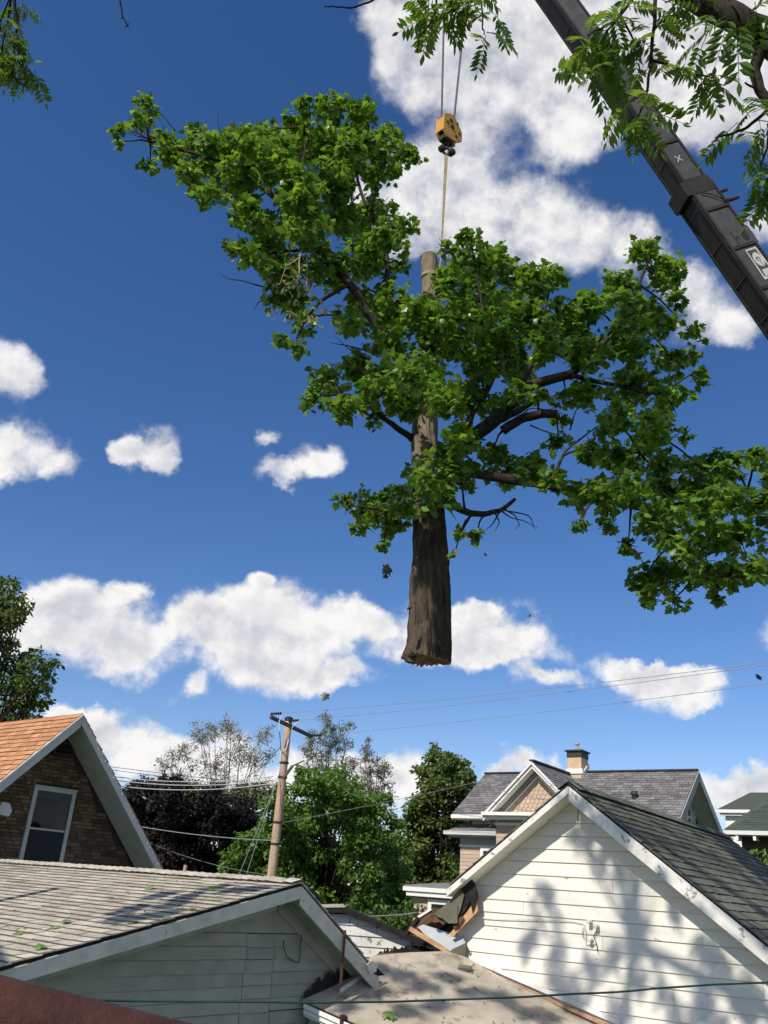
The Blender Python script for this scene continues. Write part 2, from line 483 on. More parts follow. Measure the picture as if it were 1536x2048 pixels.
BRICK = M('brown_brick', (0.21, 0.145, 0.095), (0.14, 0.09, 0.058), scale=6, rough=0.9, bump=0.3, bscale=60, piece=0.36, spec=0.15)
MORT = M('dark_mortar', (0.085, 0.065, 0.05), (0.06, 0.048, 0.038), scale=10, rough=0.95)
BTRIM = M('grey_white_trim', (0.62, 0.63, 0.60), (0.52, 0.53, 0.50), scale=4, rough=0.6, bump=0.1)
WTRIM = M('clean_white_trim', (0.80, 0.79, 0.76), (0.74, 0.73, 0.70), scale=3, rough=0.5)
GREYT = M('grey_blue_frieze', (0.34, 0.35, 0.34), (0.30, 0.31, 0.30), scale=3, rough=0.7)
TAN = M('tan_siding', (0.50, 0.385, 0.29), (0.46, 0.35, 0.26), scale=3, rough=0.75, piece=0.05)
TANB = M('tan_brick_stucco', (0.62, 0.47, 0.31), (0.52, 0.38, 0.24), scale=5, rough=0.9, bump=0.3)
DARKM = M('dark_metal', (0.035, 0.035, 0.038), (0.06, 0.055, 0.05), scale=6, rough=0.5, bump=0.1, metal=0.3)
ALU = M('aluminium', (0.55, 0.56, 0.57), (0.45, 0.46, 0.47), scale=6, rough=0.4, metal=0.7)
GROOF = M('dark_green_roof', (0.072, 0.088, 0.075), (0.058, 0.072, 0.062), scale=25, rough=0.95, bump=0.3, bscale=60, piece=0.15, spec=0.1)
WOODP = M('utility_pole_wood', (0.50, 0.37, 0.265), (0.38, 0.27, 0.19), scale=3, rough=0.85, bump=0.4, bscale=12, stretch=(5, 5, 0.35), spot=(0.16, 0.10, 0.07), spotscale=3, spotat=0.68)
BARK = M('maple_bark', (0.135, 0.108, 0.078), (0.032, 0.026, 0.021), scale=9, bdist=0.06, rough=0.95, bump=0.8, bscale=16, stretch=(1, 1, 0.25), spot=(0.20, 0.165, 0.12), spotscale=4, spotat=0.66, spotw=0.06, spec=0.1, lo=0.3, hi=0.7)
BARKU = M('sunlit_upper_maple_bark', (0.27, 0.225, 0.16), (0.13, 0.105, 0.078), scale=10, rough=0.95, bump=0.8, bscale=18, stretch=(1, 1, 0.3), spec=0.1, lo=0.3, hi=0.7)  # paler than the lower bark: natural tone plus sunlight painted into the colour
BARKD = M('dark_bark', (0.058, 0.046, 0.036), (0.028, 0.023, 0.019), scale=14, rough=0.95, bump=0.8, bscale=25, stretch=(1, 1, 0.5), spec=0.1)
TWIGM = M('pale_dead_twig', (0.30, 0.25, 0.19), (0.20, 0.165, 0.13), scale=14, rough=0.9)
CUT = M('fresh_cut_wood', (0.42, 0.28, 0.15), (0.24, 0.15, 0.08), scale=14, rough=0.85, bump=0.3, bscale=40)
SPLIN = M('splintered_pine', (0.60, 0.38, 0.21), (0.38, 0.19, 0.09), scale=10, rough=0.85, bump=0.4, stretch=(1, 1, 1))
ROTW = M('rotten_brown_wood', (0.20, 0.095, 0.045), (0.07, 0.045, 0.03), scale=8, rough=0.95, bump=0.6)
RUST = M('rust', (0.085, 0.034, 0.024), (0.045, 0.02, 0.016), scale=16, rough=0.65, bump=0.25, bscale=70, spot=(0.34, 0.20, 0.15), spotscale=22, spotat=0.70, spotw=0.04)
BOOMP = M('boom_grey_paint', (0.082, 0.082, 0.08), (0.055, 0.055, 0.053), scale=5, rough=0.45, bump=0.06, spot=(0.17, 0.15, 0.12), spotscale=5, spotat=0.72, spotw=0.08)
BOOMD = M('boom_dark_paint', (0.022, 0.020, 0.020), (0.04, 0.032, 0.028), scale=4, rough=0.6, bump=0.06, spot=(0.09, 0.05, 0.03), spotscale=9, spotat=0.72, spotw=0.05)
YEL = M('ochre_yellow_paint', (0.62, 0.33, 0.075), (0.52, 0.26, 0.06), scale=6, rough=0.5, spot=(0.05, 0.03, 0.02), spotscale=14, spotat=0.66)
STEEL = M('worn_steel', (0.11, 0.085, 0.065), (0.045, 0.04, 0.04), scale=12, rough=0.5, metal=0.5)
ROPE = M('steel_rope', (0.16, 0.15, 0.145), (0.10, 0.095, 0.09), scale=30, rough=0.6, metal=0.3)
WEB = M('worn_webbing', (0.40, 0.30, 0.19), (0.24, 0.19, 0.135), scale=14, rough=0.95, bump=0.3)
WIRE = M('grey_wire', (0.30, 0.31, 0.33), (0.24, 0.25, 0.27), rough=0.5)
WWIRE = M('white_cable', (0.72, 0.72, 0.72), (0.6, 0.6, 0.6), rough=0.5)
BWIRE = M('black_cable', (0.02, 0.02, 0.022), (0.03, 0.03, 0.03), rough=0.6)
GWIRE = M('green_plastic_line', (0.012, 0.05, 0.045), (0.01, 0.03, 0.028), rough=0.45)
CERAM = M('glazed_porcelain', (0.72, 0.70, 0.62), (0.62, 0.60, 0.52), rough=0.3, spec=0.5)
MARK = M('white_marking', (0.55, 0.55, 0.52), (0.45, 0.45, 0.42), scale=12, rough=0.7)
GLASS = glass('dark_window_glass')
SCREEN = M('insect_screen', (0.025, 0.029, 0.034), (0.032, 0.036, 0.042), scale=2, rough=0.7)
CURT = M('curtain', (0.22, 0.22, 0.19), (0.17, 0.17, 0.15), scale=3, rough=0.9, stretch=(6, 6, 0.5))
GRASS = M('lawn', (0.055, 0.085, 0.025), (0.035, 0.06, 0.018), scale=0.5, detail=8, rough=0.95, bump=0.5, bscale=8)
SHEET = M('grey_sheet_metal', (0.42, 0.45, 0.47), (0.36, 0.39, 0.41), scale=3, rough=0.55)
PANELG = M('olive_grey_board', (0.15, 0.145, 0.105), (0.11, 0.105, 0.08), scale=5, rough=0.9, bump=0.2)

LEAF_MAPLE = leafmat('maple_leaf', (0.042, 0.118, 0.019), (0.20, 0.335, 0.052), 0.42, 0.38, 0.5)
LEAF_DRY = leafmat('dry_leaf', (0.26, 0.25, 0.13), (0.13, 0.16, 0.06), 0.3)
LEAF_WAL = leafmat('walnut_leaf', (0.070, 0.150, 0.025), (0.18, 0.27, 0.045), 0.45, 0.38, 0.5)
LEAF_GRN = leafmat('fresh_green_leaf', (0.072, 0.155, 0.028), (0.15, 0.25, 0.045), 0.34)
LEAF_DRK = leafmat('dark_green_leaf', (0.070, 0.118, 0.025), (0.145, 0.20, 0.046), 0.3)
LEAF_PUR = leafmat('purple_leaf', (0.018, 0.0145, 0.014), (0.035, 0.027, 0.024), 0.12, 0.6, 0.2)
LEAF_SPR = leafmat('young_olive_leaf', (0.27, 0.26, 0.17), (0.17, 0.19, 0.10), 0.3)
LEAF_IVY = leafmat('ivy_leaf', (0.055, 0.12, 0.018), (0.11, 0.19, 0.03), 0.25)
LEAF_SPECK = leafmat('dark_wilted_leaf', (0.02, 0.03, 0.012), (0.035, 0.05, 0.018), 0.1)
LEAF_FALL = leafmat('fallen_green_leaf', (0.14, 0.26, 0.05), (0.2, 0.34, 0.07), 0.3)

# ------------------------------------------------------------------ ground
g = MB(); g.poly((-900, -900, 0), (900, -900, 0), (900, 1500, 0), (-900, 1500, 0))
tag(g.build('ground', GRASS), kind='structure')


EDGE = M('shingle_butt_edge', (0.15, 0.13, 0.105), (0.10, 0.085, 0.07), scale=20, rough=0.95, spec=0.05)


def shingle_variants(name, tw, ex, th, mat, n=4, seed=3):
    r = random.Random(seed); out = []
    for k in range(n):
        j = lambda a: r.uniform(-a, a)
        g1 = 0.006
        v = [(g1, -0.02, -0.002), (tw - g1, -0.02, -0.002), (tw - g1, ex + j(.006), th + j(.002)), (g1, ex + j(.006), th + j(.002)),
             (g1, -0.02, -0.008), (tw - g1, -0.02, -0.008), (tw - g1, ex, -0.004), (g1, ex, -0.004)]
        f = [(0, 1, 2, 3), (7, 6, 5, 4), (0, 4, 5, 1), (1, 5, 6, 2), (2, 6, 7, 3), (3, 7, 4, 0)]
        me = raw_mesh(name, v, f); me.materials.append(mat); me.materials.append(EDGE); me.polygons[4].material_index = 1; out.append(me)
    return out


def shingles(parent, O, e1, Ln, e2, S, ex, tw, mat, th=0.012, limit=300, clip=None, minpx=9.0, name='shingle', stagger=0.5, seed=5):
    r = random.Random(seed); e1 = unit(e1); e2 = unit(e2); nn = np.cross(e1, e2)
    if nn[2] < 0:
        nn = -nn
    var = shingle_variants(name, tw, ex, th, mat, seed=seed); ms = []
    for i in range(int(S / ex)):
        sft = (i * stagger % 1.0) * tw + r.uniform(-.03, .03)
        for k in range(-1, int(Ln / tw) + 1):
            a = k * tw + sft
            sx = 1.0
            if a < 0:
                sx = (a + tw) / tw; a = 0.0
            if a + tw > Ln + 0.02:
                sx = (Ln - a) / tw
            if sx < 0.12:
                continue
            o = O + e1 * a + e2 * (i * ex + r.uniform(-.003, .003)) + nn * 0.008
            if clip and not clip(o):
                continue
            t = r.gauss(0, .006)
            ms.append(mat4(o, (e1 * cos(t) + e2 * sin(t)) * sx, e2 * cos(t) - e1 * sin(t), nn * (1 + r.gauss(0, .18))))
    pieces(parent, name, ms, var, mat, limit=limit, minpx=minpx, size=max(tw * .8, ex))


def slab(mb, P0, e1, L1, e2, L2, t):
    """a roof deck: corner, two edge directions with lengths, thickness hanging below"""
    e1, e2 = unit(e1), unit(e2); nn = np.cross(e1, e2)
    nn = nn if nn[2] > 0 else -nn
    mb.prism([P0, P0 + e1 * L1, P0 + e1 * L1 + e2 * L2, P0 + e2 * L2], -nn * t)


def lap_board(fr, poly_top, poly_bot, v, th=0.016, lip=0.004):
    """one lapped siding board: (u0,u1,z) of its top and bottom edge on the wall plane v"""
    m = MB(); (a0, a1, zt), (b0, b1, zb) = poly_top, poly_bot
    m.add([fr.P(a0, v - lip, zt), fr.P(a1, v - lip, zt), fr.P(b1, v - th, zb), fr.P(b0, v - th, zb),
           fr.P(a0, v + .004, zt), fr.P(a1, v + .004, zt), fr.P(b1, v + .004, zb), fr.P(b0, v + .004, zb)],
          [(0, 1, 2, 3), (7, 6, 5, 4), (0, 4, 5, 1), (1, 5, 6, 2), (2, 6, 7, 3), (3, 7, 4, 0)])
    return m


def jag(fr, pts, v, teeth, depth, seed, drop):
    """a torn edge: a strip on plane v whose upper side is ragged"""
    r = random.Random(seed); top = []; bot = []
    P = [np.array(fr.uz(x, y, v)) for x, y in pts]
    for a, b in zip(P[:-1], P[1:]):
        for i in range(teeth):
            q = a + (b - a) * (i / teeth)
            top.append(fr.P(q[0], v - .012 - r.uniform(0, .01), q[1] + depth * r.uniform(.1, 1.0))); bot.append(fr.P(q[0], v - .03, q[1] - drop))
    m = MB(); n = len(top)
    m.add(top + bot, [(i, i + 1, n + i + 1, n + i) for i in range(n - 1)])
    return m


# ------------------------------------------------------------------ grey garage (left)
gf = Fr(pt(600, 1765, 9.0), 50.0)
GL, GR, OV = radians(13.0), radians(31.8), 0.30
UL, UR, LG = 4.6, 1.40, 6.3
gz0 = -gf.o[2]
gar = thing('garage', (gf.o[0], gf.o[1], 0), 'low garage with pale weathered shingle roof and shaded grey-green lap siding gable', 'garage')
dl = -gf.w * cos(GL) - ZV * sin(GL); dr = gf.w * cos(GR) - ZV * sin(GR)
m = MB(); slab(m, gf.P(0, 0, -.012), gf.b, LG, dl, UL / cos(GL), .045); slab(m, gf.P(0, 0, -.012), gf.b, LG, dr, UR / cos(GR), .045)
groof = m.build('roof', TARP, gar)
shingles(groof, gf.P(0, -.03, -.004), gf.b, LG, dl, UL / cos(GL), .128, .30, GSHIN, limit=300, seed=4, th=.012)
shingles(groof, gf.P(0, -.03, -.004), gf.b, LG, dr, UR / cos(GR), .128, .30, GSHIN, limit=0, seed=9)
# ridge caps
capm = MB(); capm.add([(0, 0, 0.0), (0, .17, .012), (-.15, 0, -.04), (-.15, .17, -.028), (.13, 0, -.085), (.13, .17, -.073)],
                      [(0, 1, 3, 2), (0, 4, 5, 1)])
cme = capm.mesh('ridge_cap'); cme.materials.append(GSHIN)
rc = random.Random(2)
pieces(groof, 'ridge_cap', [mat4(gf.P(0, .13 * i - .03, .030 + rc.uniform(-.004, .004)), gf.w * (1 + rc.uniform(-.06, .06)), -gf.b if False else gf.b, ZV) for i in range(int(LG / .13))], [cme], GSHIN, limit=60, minpx=5)
# rake boards, each a board of its own
m = MB(); m.prism([gf.P(0, -.028, -.035), gf.P(-UL, -.028, -.035 - UL * tan(GL)), gf.P(-UL, -.028, -.15 - UL * tan(GL)), gf.P(0, -.028, -.155)], gf.b * .024); m.build('rake_board', RAKEP, gar)
m = MB(); m.prism([gf.P(.004, -.028, -.035), gf.P(UR, -.028, -.035 - UR * tan(GR)), gf.P(UR, -.028, -.20 - UR * tan(GR)), gf.P(.004, -.028, -.215)], gf.b * .024); m.build('rake_board', RAKEP, gar)
# soffits
m = MB(); m.prism([gf.P(-.01, 0, -.10), gf.P(-UL, 0, -.10 - UL * tan(GL)), gf.P(-UL, 0, -.115 - UL * tan(GL)), gf.P(-.01, 0, -.115)], gf.b * (OV - .004)); m.build('soffit', GTRIM, gar)
m = MB(); m.prism([gf.P(.0, 0, -.10), gf.P(UR, 0, -.10 - UR * tan(GR)), gf.P(UR, 0, -.115 - UR * tan(GR)), gf.P(.0, 0, -.115)], gf.b * (OV - .004)); m.build('soffit', GTRIM, gar)
# walls behind the boards
WR = 1.30
m = MB(); m.prism([gf.P(-UL + .3, OV + .005, gz0), gf.P(WR, OV + .005, gz0), gf.P(WR, OV + .005, -.12 - WR * tan(GR)), gf.P(0, OV + .005, -.12), gf.P(-UL + .3, OV + .005, -.12 - (UL - .3) * tan(GL))], gf.b * (LG - .5))
gwall = m.build('wall', MORT, gar)
exg = .118
s1 = gf.uz(487, 1935, OV)[0]; s2 = gf.uz(546, 1930, OV)[0]
rs = random.Random(8)
for k in range(30):
    zt = -.27 - k * exg; zb = zt - exg + .003
    if zb < gz0: break
    lo_t, lo_b = -min((-zt - .24) / tan(GL), UL - .3), -min((-zb - .24) / tan(GL), UL - .3)
    hi_t, hi_b = min((-zt - .24) / tan(GR), WR), min((-zb - .24) / tan(GR), WR)
    cuts = []
    if k >= 2: cuts.append(s1 + rs.uniform(-.012, .012))
    if 3 <= k <= 8: cuts.append(s2 + rs.uniform(-.012, .012))
    if k > 9: cuts = [rs.uniform(-2, .4)]
    cuts = [c for c in cuts if lo_t + .1 < c < hi_t - .1]
    ts = [lo_t] + cuts + [hi_t]; bs_ = [lo_b] + cuts + [hi_b]
    for i in range(len(ts) - 1):
        e = .004; dz = rs.uniform(-.005, .005) if i else 0
        lap_board(gf, (ts[i] + (e if i else 0), ts[i + 1] - e, zt + dz), (bs_[i] + (e if i else 0), bs_[i + 1] - e, zb + dz + rs.uniform(-.004, .004)), OV, th=.02).build('siding_board', GSID, gwall)
# frieze boards under both rakes
m = MB(); m.prism([gf.P(-.02, OV - .03, -.12), gf.P(-UL + .3, OV - .03, -.12 - (UL - .3) * tan(GL)), gf.P(-UL + .3, OV - .03, -.25 - (UL - .3) * tan(GL)), gf.P(-.02, OV - .03, -.28)], gf.b * .02); m.build('frieze_board', GTRIM, gar)
m = MB(); m.prism([gf.P(0, OV - .032, -.12), gf.P(WR, OV - .032, -.12 - WR * tan(GR)), gf.P(WR, OV - .032, -.27 - WR * tan(GR)), gf.P(0, OV - .032, -.30)], gf.b * .02); m.build('frieze_board', GTRIM, gar)
m = MB(); m.beam(gf.P(.02, OV - .06, -.135), gf.P(WR, OV - .06, -.135 - WR * tan(GR)), .05, .035); m.build('moulding', GTRIM, gar)
# loose wire on the gable
wu = [gf.uz(x, y, OV - .04) for x, y in ((603, 1868), (600, 1890), (599, 1915), (597, 1926), (585, 1922), (572, 1912), (567, 1895), (566, 1880))]
m = MB(); m.tube([gf.P(u, OV - .045, z) for u, z in wu], .005, 6)
tag(m.build('hanging_wire', BWIRE), 'thin dark wire looped against the grey garage gable siding', 'wire')

# ------------------------------------------------------------------ white garage (right)
wf = Fr(pt(1138, 1568, 10.5), -36.0)
WP = radians(36.8); WO = .30; LW = 7.2; WUL, WUR = 1.66, 4.3; wz0 = -wf.o[2]
whi = thing('white_garage', (wf.o[0], wf.o[1], 0), 'white clapboard garage with torn left eave and dark green shingle roof', 'garage')
wl = -wf.w * cos(WP) - ZV * sin(WP); wr = wf.w * cos(WP) - ZV * sin(WP)
m = MB(); slab(m, wf.P(0, 0, -.012), wf.b, LW, wr, WUR / cos(WP), .04); slab(m, wf.P(0, 0, -.012), wf.b, 1.0, wl, WUL / cos(WP), .04)
slab(m, wf.P(0, 1.0, -.014), wf.b, LW - 1.0, wl, 2.62 / cos(WP), .04)
wroof = m.build('roof', TARP, whi)
shingles(wroof, wf.P(0, -.03, -.004), wf.b, LW, wr, WUR / cos(WP), .135, .32, DSHIN, limit=300, minpx=10, seed=14)
shingles(wroof, wf.P(0, -.03, -.004), wf.b, 1.02, wl, WUL / cos(WP) + .02, .135, .32, DSHIN, limit=0, seed=15)
shingles(wroof, wf.P(0, 1.0, -.004), wf.b, LW - 1.0, wl, 2.62 / cos(WP), .135, .32, DSHIN, limit=0, seed=16)
cap2 = MB(); cap2.add([(0, 0, 0.0), (0, .18, .014), (-.15, 0, -.10), (-.15, .18, -.088), (.15, 0, -.10), (.15, .18, -.088)], [(0, 1, 3, 2), (0, 4, 5, 1)])
cme2 = cap2.mesh('ridge_cap'); cme2.materials.append(DSHIN)
pieces(wroof, 'ridge_cap', [mat4(wf.P(0, .14 * i - .03, .032), wf.w, wf.b, ZV) for i in range(int(LW / .14))], [cme2], DSHIN, limit=60, minpx=5)
m = MB(); m.prism([wf.P(-.004, -.03, -.03), wf.P(-WUL, -.03, -.03 - WUL * tan(WP)), wf.P(-WUL, -.03, -.115 - WUL * tan(WP)), wf.P(-.004, -.03, -.115)], wf.b * .026); m.build('rake_board', PEEL, whi)
m = MB(); m.prism([wf.P(.004, -.03, -.03), wf.P(WUR, -.03, -.03 - WUR * tan(WP)), wf.P(WUR, -.03, -.20 - WUR * tan(WP)), wf.P(.004, -.03, -.20)], wf.b * .026); m.build('rake_board', PEEL, whi)
for i, (a, b) in enumerate(((0, .55), (.555, .93), (.935, 1.40), (1.405, WUL))):
    m = MB(); m.prism([wf.P(-a, 0, -.10 - a * tan(WP)), wf.P(-b, 0, -.10 - b * tan(WP)), wf.P(-b, 0, -.112 - b * tan(WP)), wf.P(-a, 0, -.112 - a * tan(WP))], wf.b * (WO - .004)); m.build('soffit_board', PAINT, whi)
m = MB(); m.prism([wf.P(.006, 0, -.10), wf.P(WUR, 0, -.10 - WUR * tan(WP)), wf.P(WUR, 0, -.112 - WUR * tan(WP)), wf.P(.006, 0, -.112)], wf.b * (WO - .004)); m.build('soffit_board', PAINT, whi)
WWL, WWR = -1.62, 3.9
m = MB(); m.prism([wf.P(WWL, WO + .005, wz0), wf.P(WWR, WO + .005, wz0), wf.P(WWR, WO + .005, -.12 - WWR * tan(WP)), wf.P(0, WO + .005, -.12), wf.P(WWL, WO + .005, -.12 + WWL * tan(WP))], wf.b * (LW - .6))
wwall = m.build('wall', PAINT, whi)
exw = .1525
rs = random.Random(21)
for k in range(34):
    zt = -.125 - k * exw; zb = zt - exw + .003
    if zb < wz0: break
    lo_t, lo_b = max(-(-zt - .115) / tan(WP), WWL - .012), max(-(-zb - .115) / tan(WP), WWL - .012)
    hi_t, hi_b = min((-zt - .115) / tan(WP), WWR), min((-zb - .115) / tan(WP), WWR)
    if hi_t - lo_t < .02: lo_t, hi_t = -.01, .01
    cuts = [c for c in ([rs.uniform(-.9, 2.6)] if k > 3 and rs.random() < .6 else []) if lo_t + .3 < c < hi_t - .3]
    ts = [lo_t] + cuts + [hi_t]; bs_ = [lo_b] + cuts + [hi_b]
    for i in range(len(ts) - 1):
        lap_board(wf, (ts[i] + (.002 if i else 0), ts[i + 1] - (.002 if i < len(ts) - 2 else 0), zt), (bs_[i] + (.002 if i else 0), bs_[i + 1] - (.002 if i < len(ts) - 2 else 0), zb + rs.uniform(-.003, .003)), WO, th=.019).build('siding_board', PAINT, wwall)
# corner strip at the left edge and a painted-in sliver of sunlight under the peak
m = MB(); m.box(wf.P(WWL - .012, WO - .012, -2.6), wf.w, wf.b, ZV, .05, .05, 2.2); m.build('corner_board', PEEL, whi)
m = MB(); u_, z_ = wf.uz(1154.5, 1632, WO - .02); m.box(wf.P(u_, WO - .028, z_), wf.w, wf.b, ZV, .012, .02, .17); m.build('sunlight_sliver', PAINT, whi)  # pale strip standing in for sunlight through the rake joint
# porcelain knobs and their wires
kn = []
for (x, y) in ((1179, 1843), (1193, 1852), (1181, 1879)):
    u_, z_ = wf.uz(x, y, WO - .05); c = wf.P(u_, WO - .016, z_)
    m = MB(); m.tube([c, c + wf.n * .02, c + wf.n * .03, c + wf.n * .05, c + wf.n * .055, c + wf.n * .075, c + wf.n * .08], [.022, .024, .017, .017, .027, .027, .012], 12)
    kn.append(c + wf.n * .04)
    lab = {1179: 'upper left white porcelain knob insulator on the white siding', 1193: 'right hand white porcelain knob insulator on the white siding', 1181: 'lowest white porcelain knob insulator on the white siding'}[x]
    m.build('knob_insulator', CERAM, smooth=False, label=lab, cat='insulator', group='knob insulators on the white wall')


def wallwire(pts, r, mat, name, label, cat='wire', fr=wf, v=WO - .035):
    m = MB(); P = []
    for x, y in pts:
        u, z = fr.uz(x, y, v); P.append(fr.P(u, v, z))
    m.tube(P, r, 6)
    return tag(m.build(name, mat), label, cat)


wallwire([(928, 1836), (960, 1835), (1000, 1838), (1050, 1839), (1100, 1840), (1145, 1841), (1166, 1846), (1171, 1860), (1171, 1880), (1172, 1888), (1185, 1890), (1192, 1884)], .006, PAINT, 'wall_wire', 'white painted wire running along the siding to the knobs')
wallwire([(1170, 1850), (1165, 1862), (1166, 1874), (1169, 1877)], .004, TWIGM, 'wire_stub', 'short grey wire loop left of the knobs')
wallwire([(1193, 1862), (1187, 1872), (1191, 1882), (1194, 1892), (1195, 1903)], .005, BWIRE, 'wire_stub', 'short black wire end hanging below the knobs')

# the torn eave of the white garage
def plate(fr, pts, v, th, tilt=0.0):
    m = MB(); P = []
    for (x, y) in pts:
        u, z = fr.uz(x, y, v); P.append(fr.P(u, v, z))
    m.prism(P, fr.b * th); return m


def wplate(name, pts, v, th, mat, parent=whi, bow=0.0):
    m = plate(wf, pts, v, th)
    return m.build(name, mat, parent)


torn = thing('torn_eave', wf.P(-1.9, 0, -2.2), 'torn roof edge drooping off the left corner of the white garage, dark and splintered', 'roof debris')
wplate('decking_board', [(948, 1764), (955, 1790), (954, 1822), (930, 1846), (912, 1868), (908, 1838), (920, 1800), (930, 1770)], .14, .02, ROTW, torn)
wplate('decking_board', [(952, 1800), (956, 1822), (905, 1874), (899, 1868)], .115, .018, SPLIN, torn)
wplate('felt_scrap', [(924, 1752), (938, 1748), (951, 1772), (953, 1800), (945, 1826), (940, 1800), (930, 1822), (922, 1830), (926, 1790), (918, 1770)], .09, .012, TARP, torn)
wplate('felt_scrap', [(912, 1752), (930, 1745), (938, 1758), (926, 1768), (915, 1765)], .03, .02, TARP, torn)
wplate('shingle_sheet', [(868, 1826), (884, 1815), (900, 1800), (914, 1786), (920, 1776), (928, 1790), (922, 1815), (915, 1835), (904, 1838), (890, 1838), (875, 1834)], .06, .014, PANELG, torn)
wplate('shingle_sheet', [(900, 1808), (915, 1812), (915, 1846), (897, 1847), (884, 1836)], .04, .012, PANELG, torn)
wplate('splinter', [(890, 1838), (870, 1832), (862, 1840), (868, 1846), (878, 1843), (886, 1850), (892, 1843)], .10, .016, ROTW, torn)
wplate('splinter', [(922, 1832), (928, 1836), (917, 1853), (908, 1858), (905, 1850)], .08, .014, ROTW, torn)
# remaining lower end of that eave
eav = thing('broken_eave_end', wf.P(-2.3, .9, -2.4), 'stub of broken eave with white drip edge left of the torn roof corner', 'roof debris')
e0 = [wf.uz(x, y, .5) for x, y in ((834, 1831), (862, 1816), (868, 1823), (872, 1838), (822, 1868), (806, 1870))]
m = MB(); m.prism([wf.P(u, .5, z) for u, z in e0], wf.b * .5); m.build('rotten_deck', ROTW, eav)
e1_ = [wf.uz(x, y, .48) for x, y in ((835, 1832), (860, 1817), (863, 1820), (838, 1836))]
m = MB(); m.prism([wf.P(u, .48, z) for u, z in e1_], wf.b * .02); m.build('drip_edge', WTRIM, eav)
e2_ = [wf.uz(x, y, .47) for x, y in ((806, 1868), (834, 1834), (838, 1838), (812, 1872))]
m = MB(); m.prism([wf.P(u, .47, z) for u, z in e2_], wf.b * .03); m.build('edge_board', TARP, eav)

# ------------------------------------------------------------------ low shed between the garages
pa = gf.P(*[(lambda q: (q[0], OV, q[1]))(gf.uz(605, 1998, OV))][0]); pb = gf.P(*[(lambda q: (q[0], OV, q[1]))(gf.uz(740, 1918, OV))][0])
pc = wf.P(*[(lambda q: (q[0], WO, q[1]))(wf.uz(915, 1898, WO))][0]); pd = wf.P(*[(lambda q: (q[0], WO, q[1]))(wf.uz(1190, 2045, WO))][0])
A_ = np.array([[p[0], p[1], 1] for p in (pa, pb, pc, pd)]); co_ = np.linalg.lstsq(A_, np.array([p[2] for p in (pa, pb, pc, pd)]), rcond=None)[0]
SN = unit(np.array([-co_[0], -co_[1], 1.0])); SP = np.array([0, 0, co_[2]])


def onshed(x, y, up=0.0):
    return onpl(x, y, SP + SN * up, SN)


sx0 = (pa + pd) / 2
shed = thing('connecting_shed', (sx0[0], sx0[1], 0), 'low shed roof of beige rolled roofing wedged between the two garages', 'shed')
ORD = [((604, 1999), (660, 1958), (1150, 2125), (900, 2128)), ((652, 1964), (748, 1911), (826, 1904), (1250, 2125), (1142, 2126)), ((812, 1905), (892, 1902), (932, 1914), (1010, 1958), (1100, 2004), (1200, 2052), (1345, 2118), (1240, 2127))]
for i, pl in enumerate(ORD):
    m = MB(); m.prism([onshed(x, y, .006 * i) for x, y in pl], -SN * .014); m.build('roofing_strip', ROLL, shed)
m = MB(); m.prism([onshed(x, y, -.02) for x, y in ((606, 2001), (700, 1936), (760, 1906), (892, 1904), (1010, 1960), (1345, 2122), (900, 2132))], -SN * .05); m.build('roof_deck', ROTW, shed)
# front wall under the eave
q0, q1 = onshed(612, 2004), onshed(890, 2128)
m = MB(); dq = np.cross(unit((q1 - q0) * np.array([1, 1, 0])), ZV) * -.12
m.prism([q0 + dq - ZV * .07, q1 + dq - ZV * .07, (q1 + dq) * np.array([1, 1, 0]), (q0 + dq) * np.array([1, 1, 0])], dq / .12 * .1); m.build('wall', GSID, shed)
# gutter
gut = thing('gutter', q0, 'white ribbed gutter along the low edge of the shed roof', 'gutter')
gd = unit(q1 - q0); go = unit(np.cross(gd, ZV)); go = go if go @ np.array([0, -1, 0]) > 0 else -go
m = MB()
for z1, z2, o1, o2 in ((-.01, -.05, .06, .065), (-.06, -.10, .045, .05)):
    a, b = q0 + go * o1, q1 + go * o1
    m.prism([a + ZV * z1, b + ZV * z1, b + ZV * z2 + go * (o2 - o1), a + ZV * z2 + go * (o2 - o1)], -go * .02)
m.build('trough', WTRIM, gut)
m = MB(); a, b = q0 + go * .03, q1 + go * .03; m.prism([a + ZV * -.11, b + ZV * -.11, b + ZV * -.125, a + ZV * -.125], -go * .02); m.build('lip', WTRIM, gut)
bp_ = q0 + gd * 0.45
m = MB(); m.box(bp_ + go * .06 - ZV * .03, gd, go, ZV, .03, .05, .13); m.box(bp_ + go * .02 + ZV * .02, gd, go, ZV, .05, .09, .025); m.build('bracket', RUST, gut)
# torn flashing on the garage gable
jag(gf, [(606, 1996), (630, 1975), (660, 1958), (690, 1946), (720, 1930)], OV - .03, 14, .10, 3, .08).build('torn_flashing', TARP, shed)
# small rear gable behind the shed
rf = Fr(pt(690, 1822, 12.6), 2.0)
rear = thing('rear_shed', (rf.o[0], rf.o[1], 0), 'small grey sided gable with black tarred roof edge behind the shed roof', 'shed')
RT = (rf.uz(886, 1906)[1]) / (rf.uz(886, 1906)[0])
uR = 2.0; uLf = -1.6
m = MB(); m.prism([rf.P(uLf, .02, -rf.o[2]), rf.P(uR, .02, -rf.o[2]), rf.P(uR, .02, uR * RT - .03), rf.P(0, .02, -.03), rf.P(uLf, .02, -.35)], rf.b * 1.6); rwall = m.build('wall', GSID, rear)
rs = random.Random(5)
for k in range(14):
    zt = -.05 - k * .135; zb = zt - .13
    hi_t, hi_b = min(zt / RT, uR), min(zb / RT, uR)
    lap_board(rf, (uLf, max(hi_t, uLf + .1), zt), (uLf, hi_b, zb + rs.uniform(-.006, .006)), .02, th=.02).build('siding_board', PEEL, rwall)
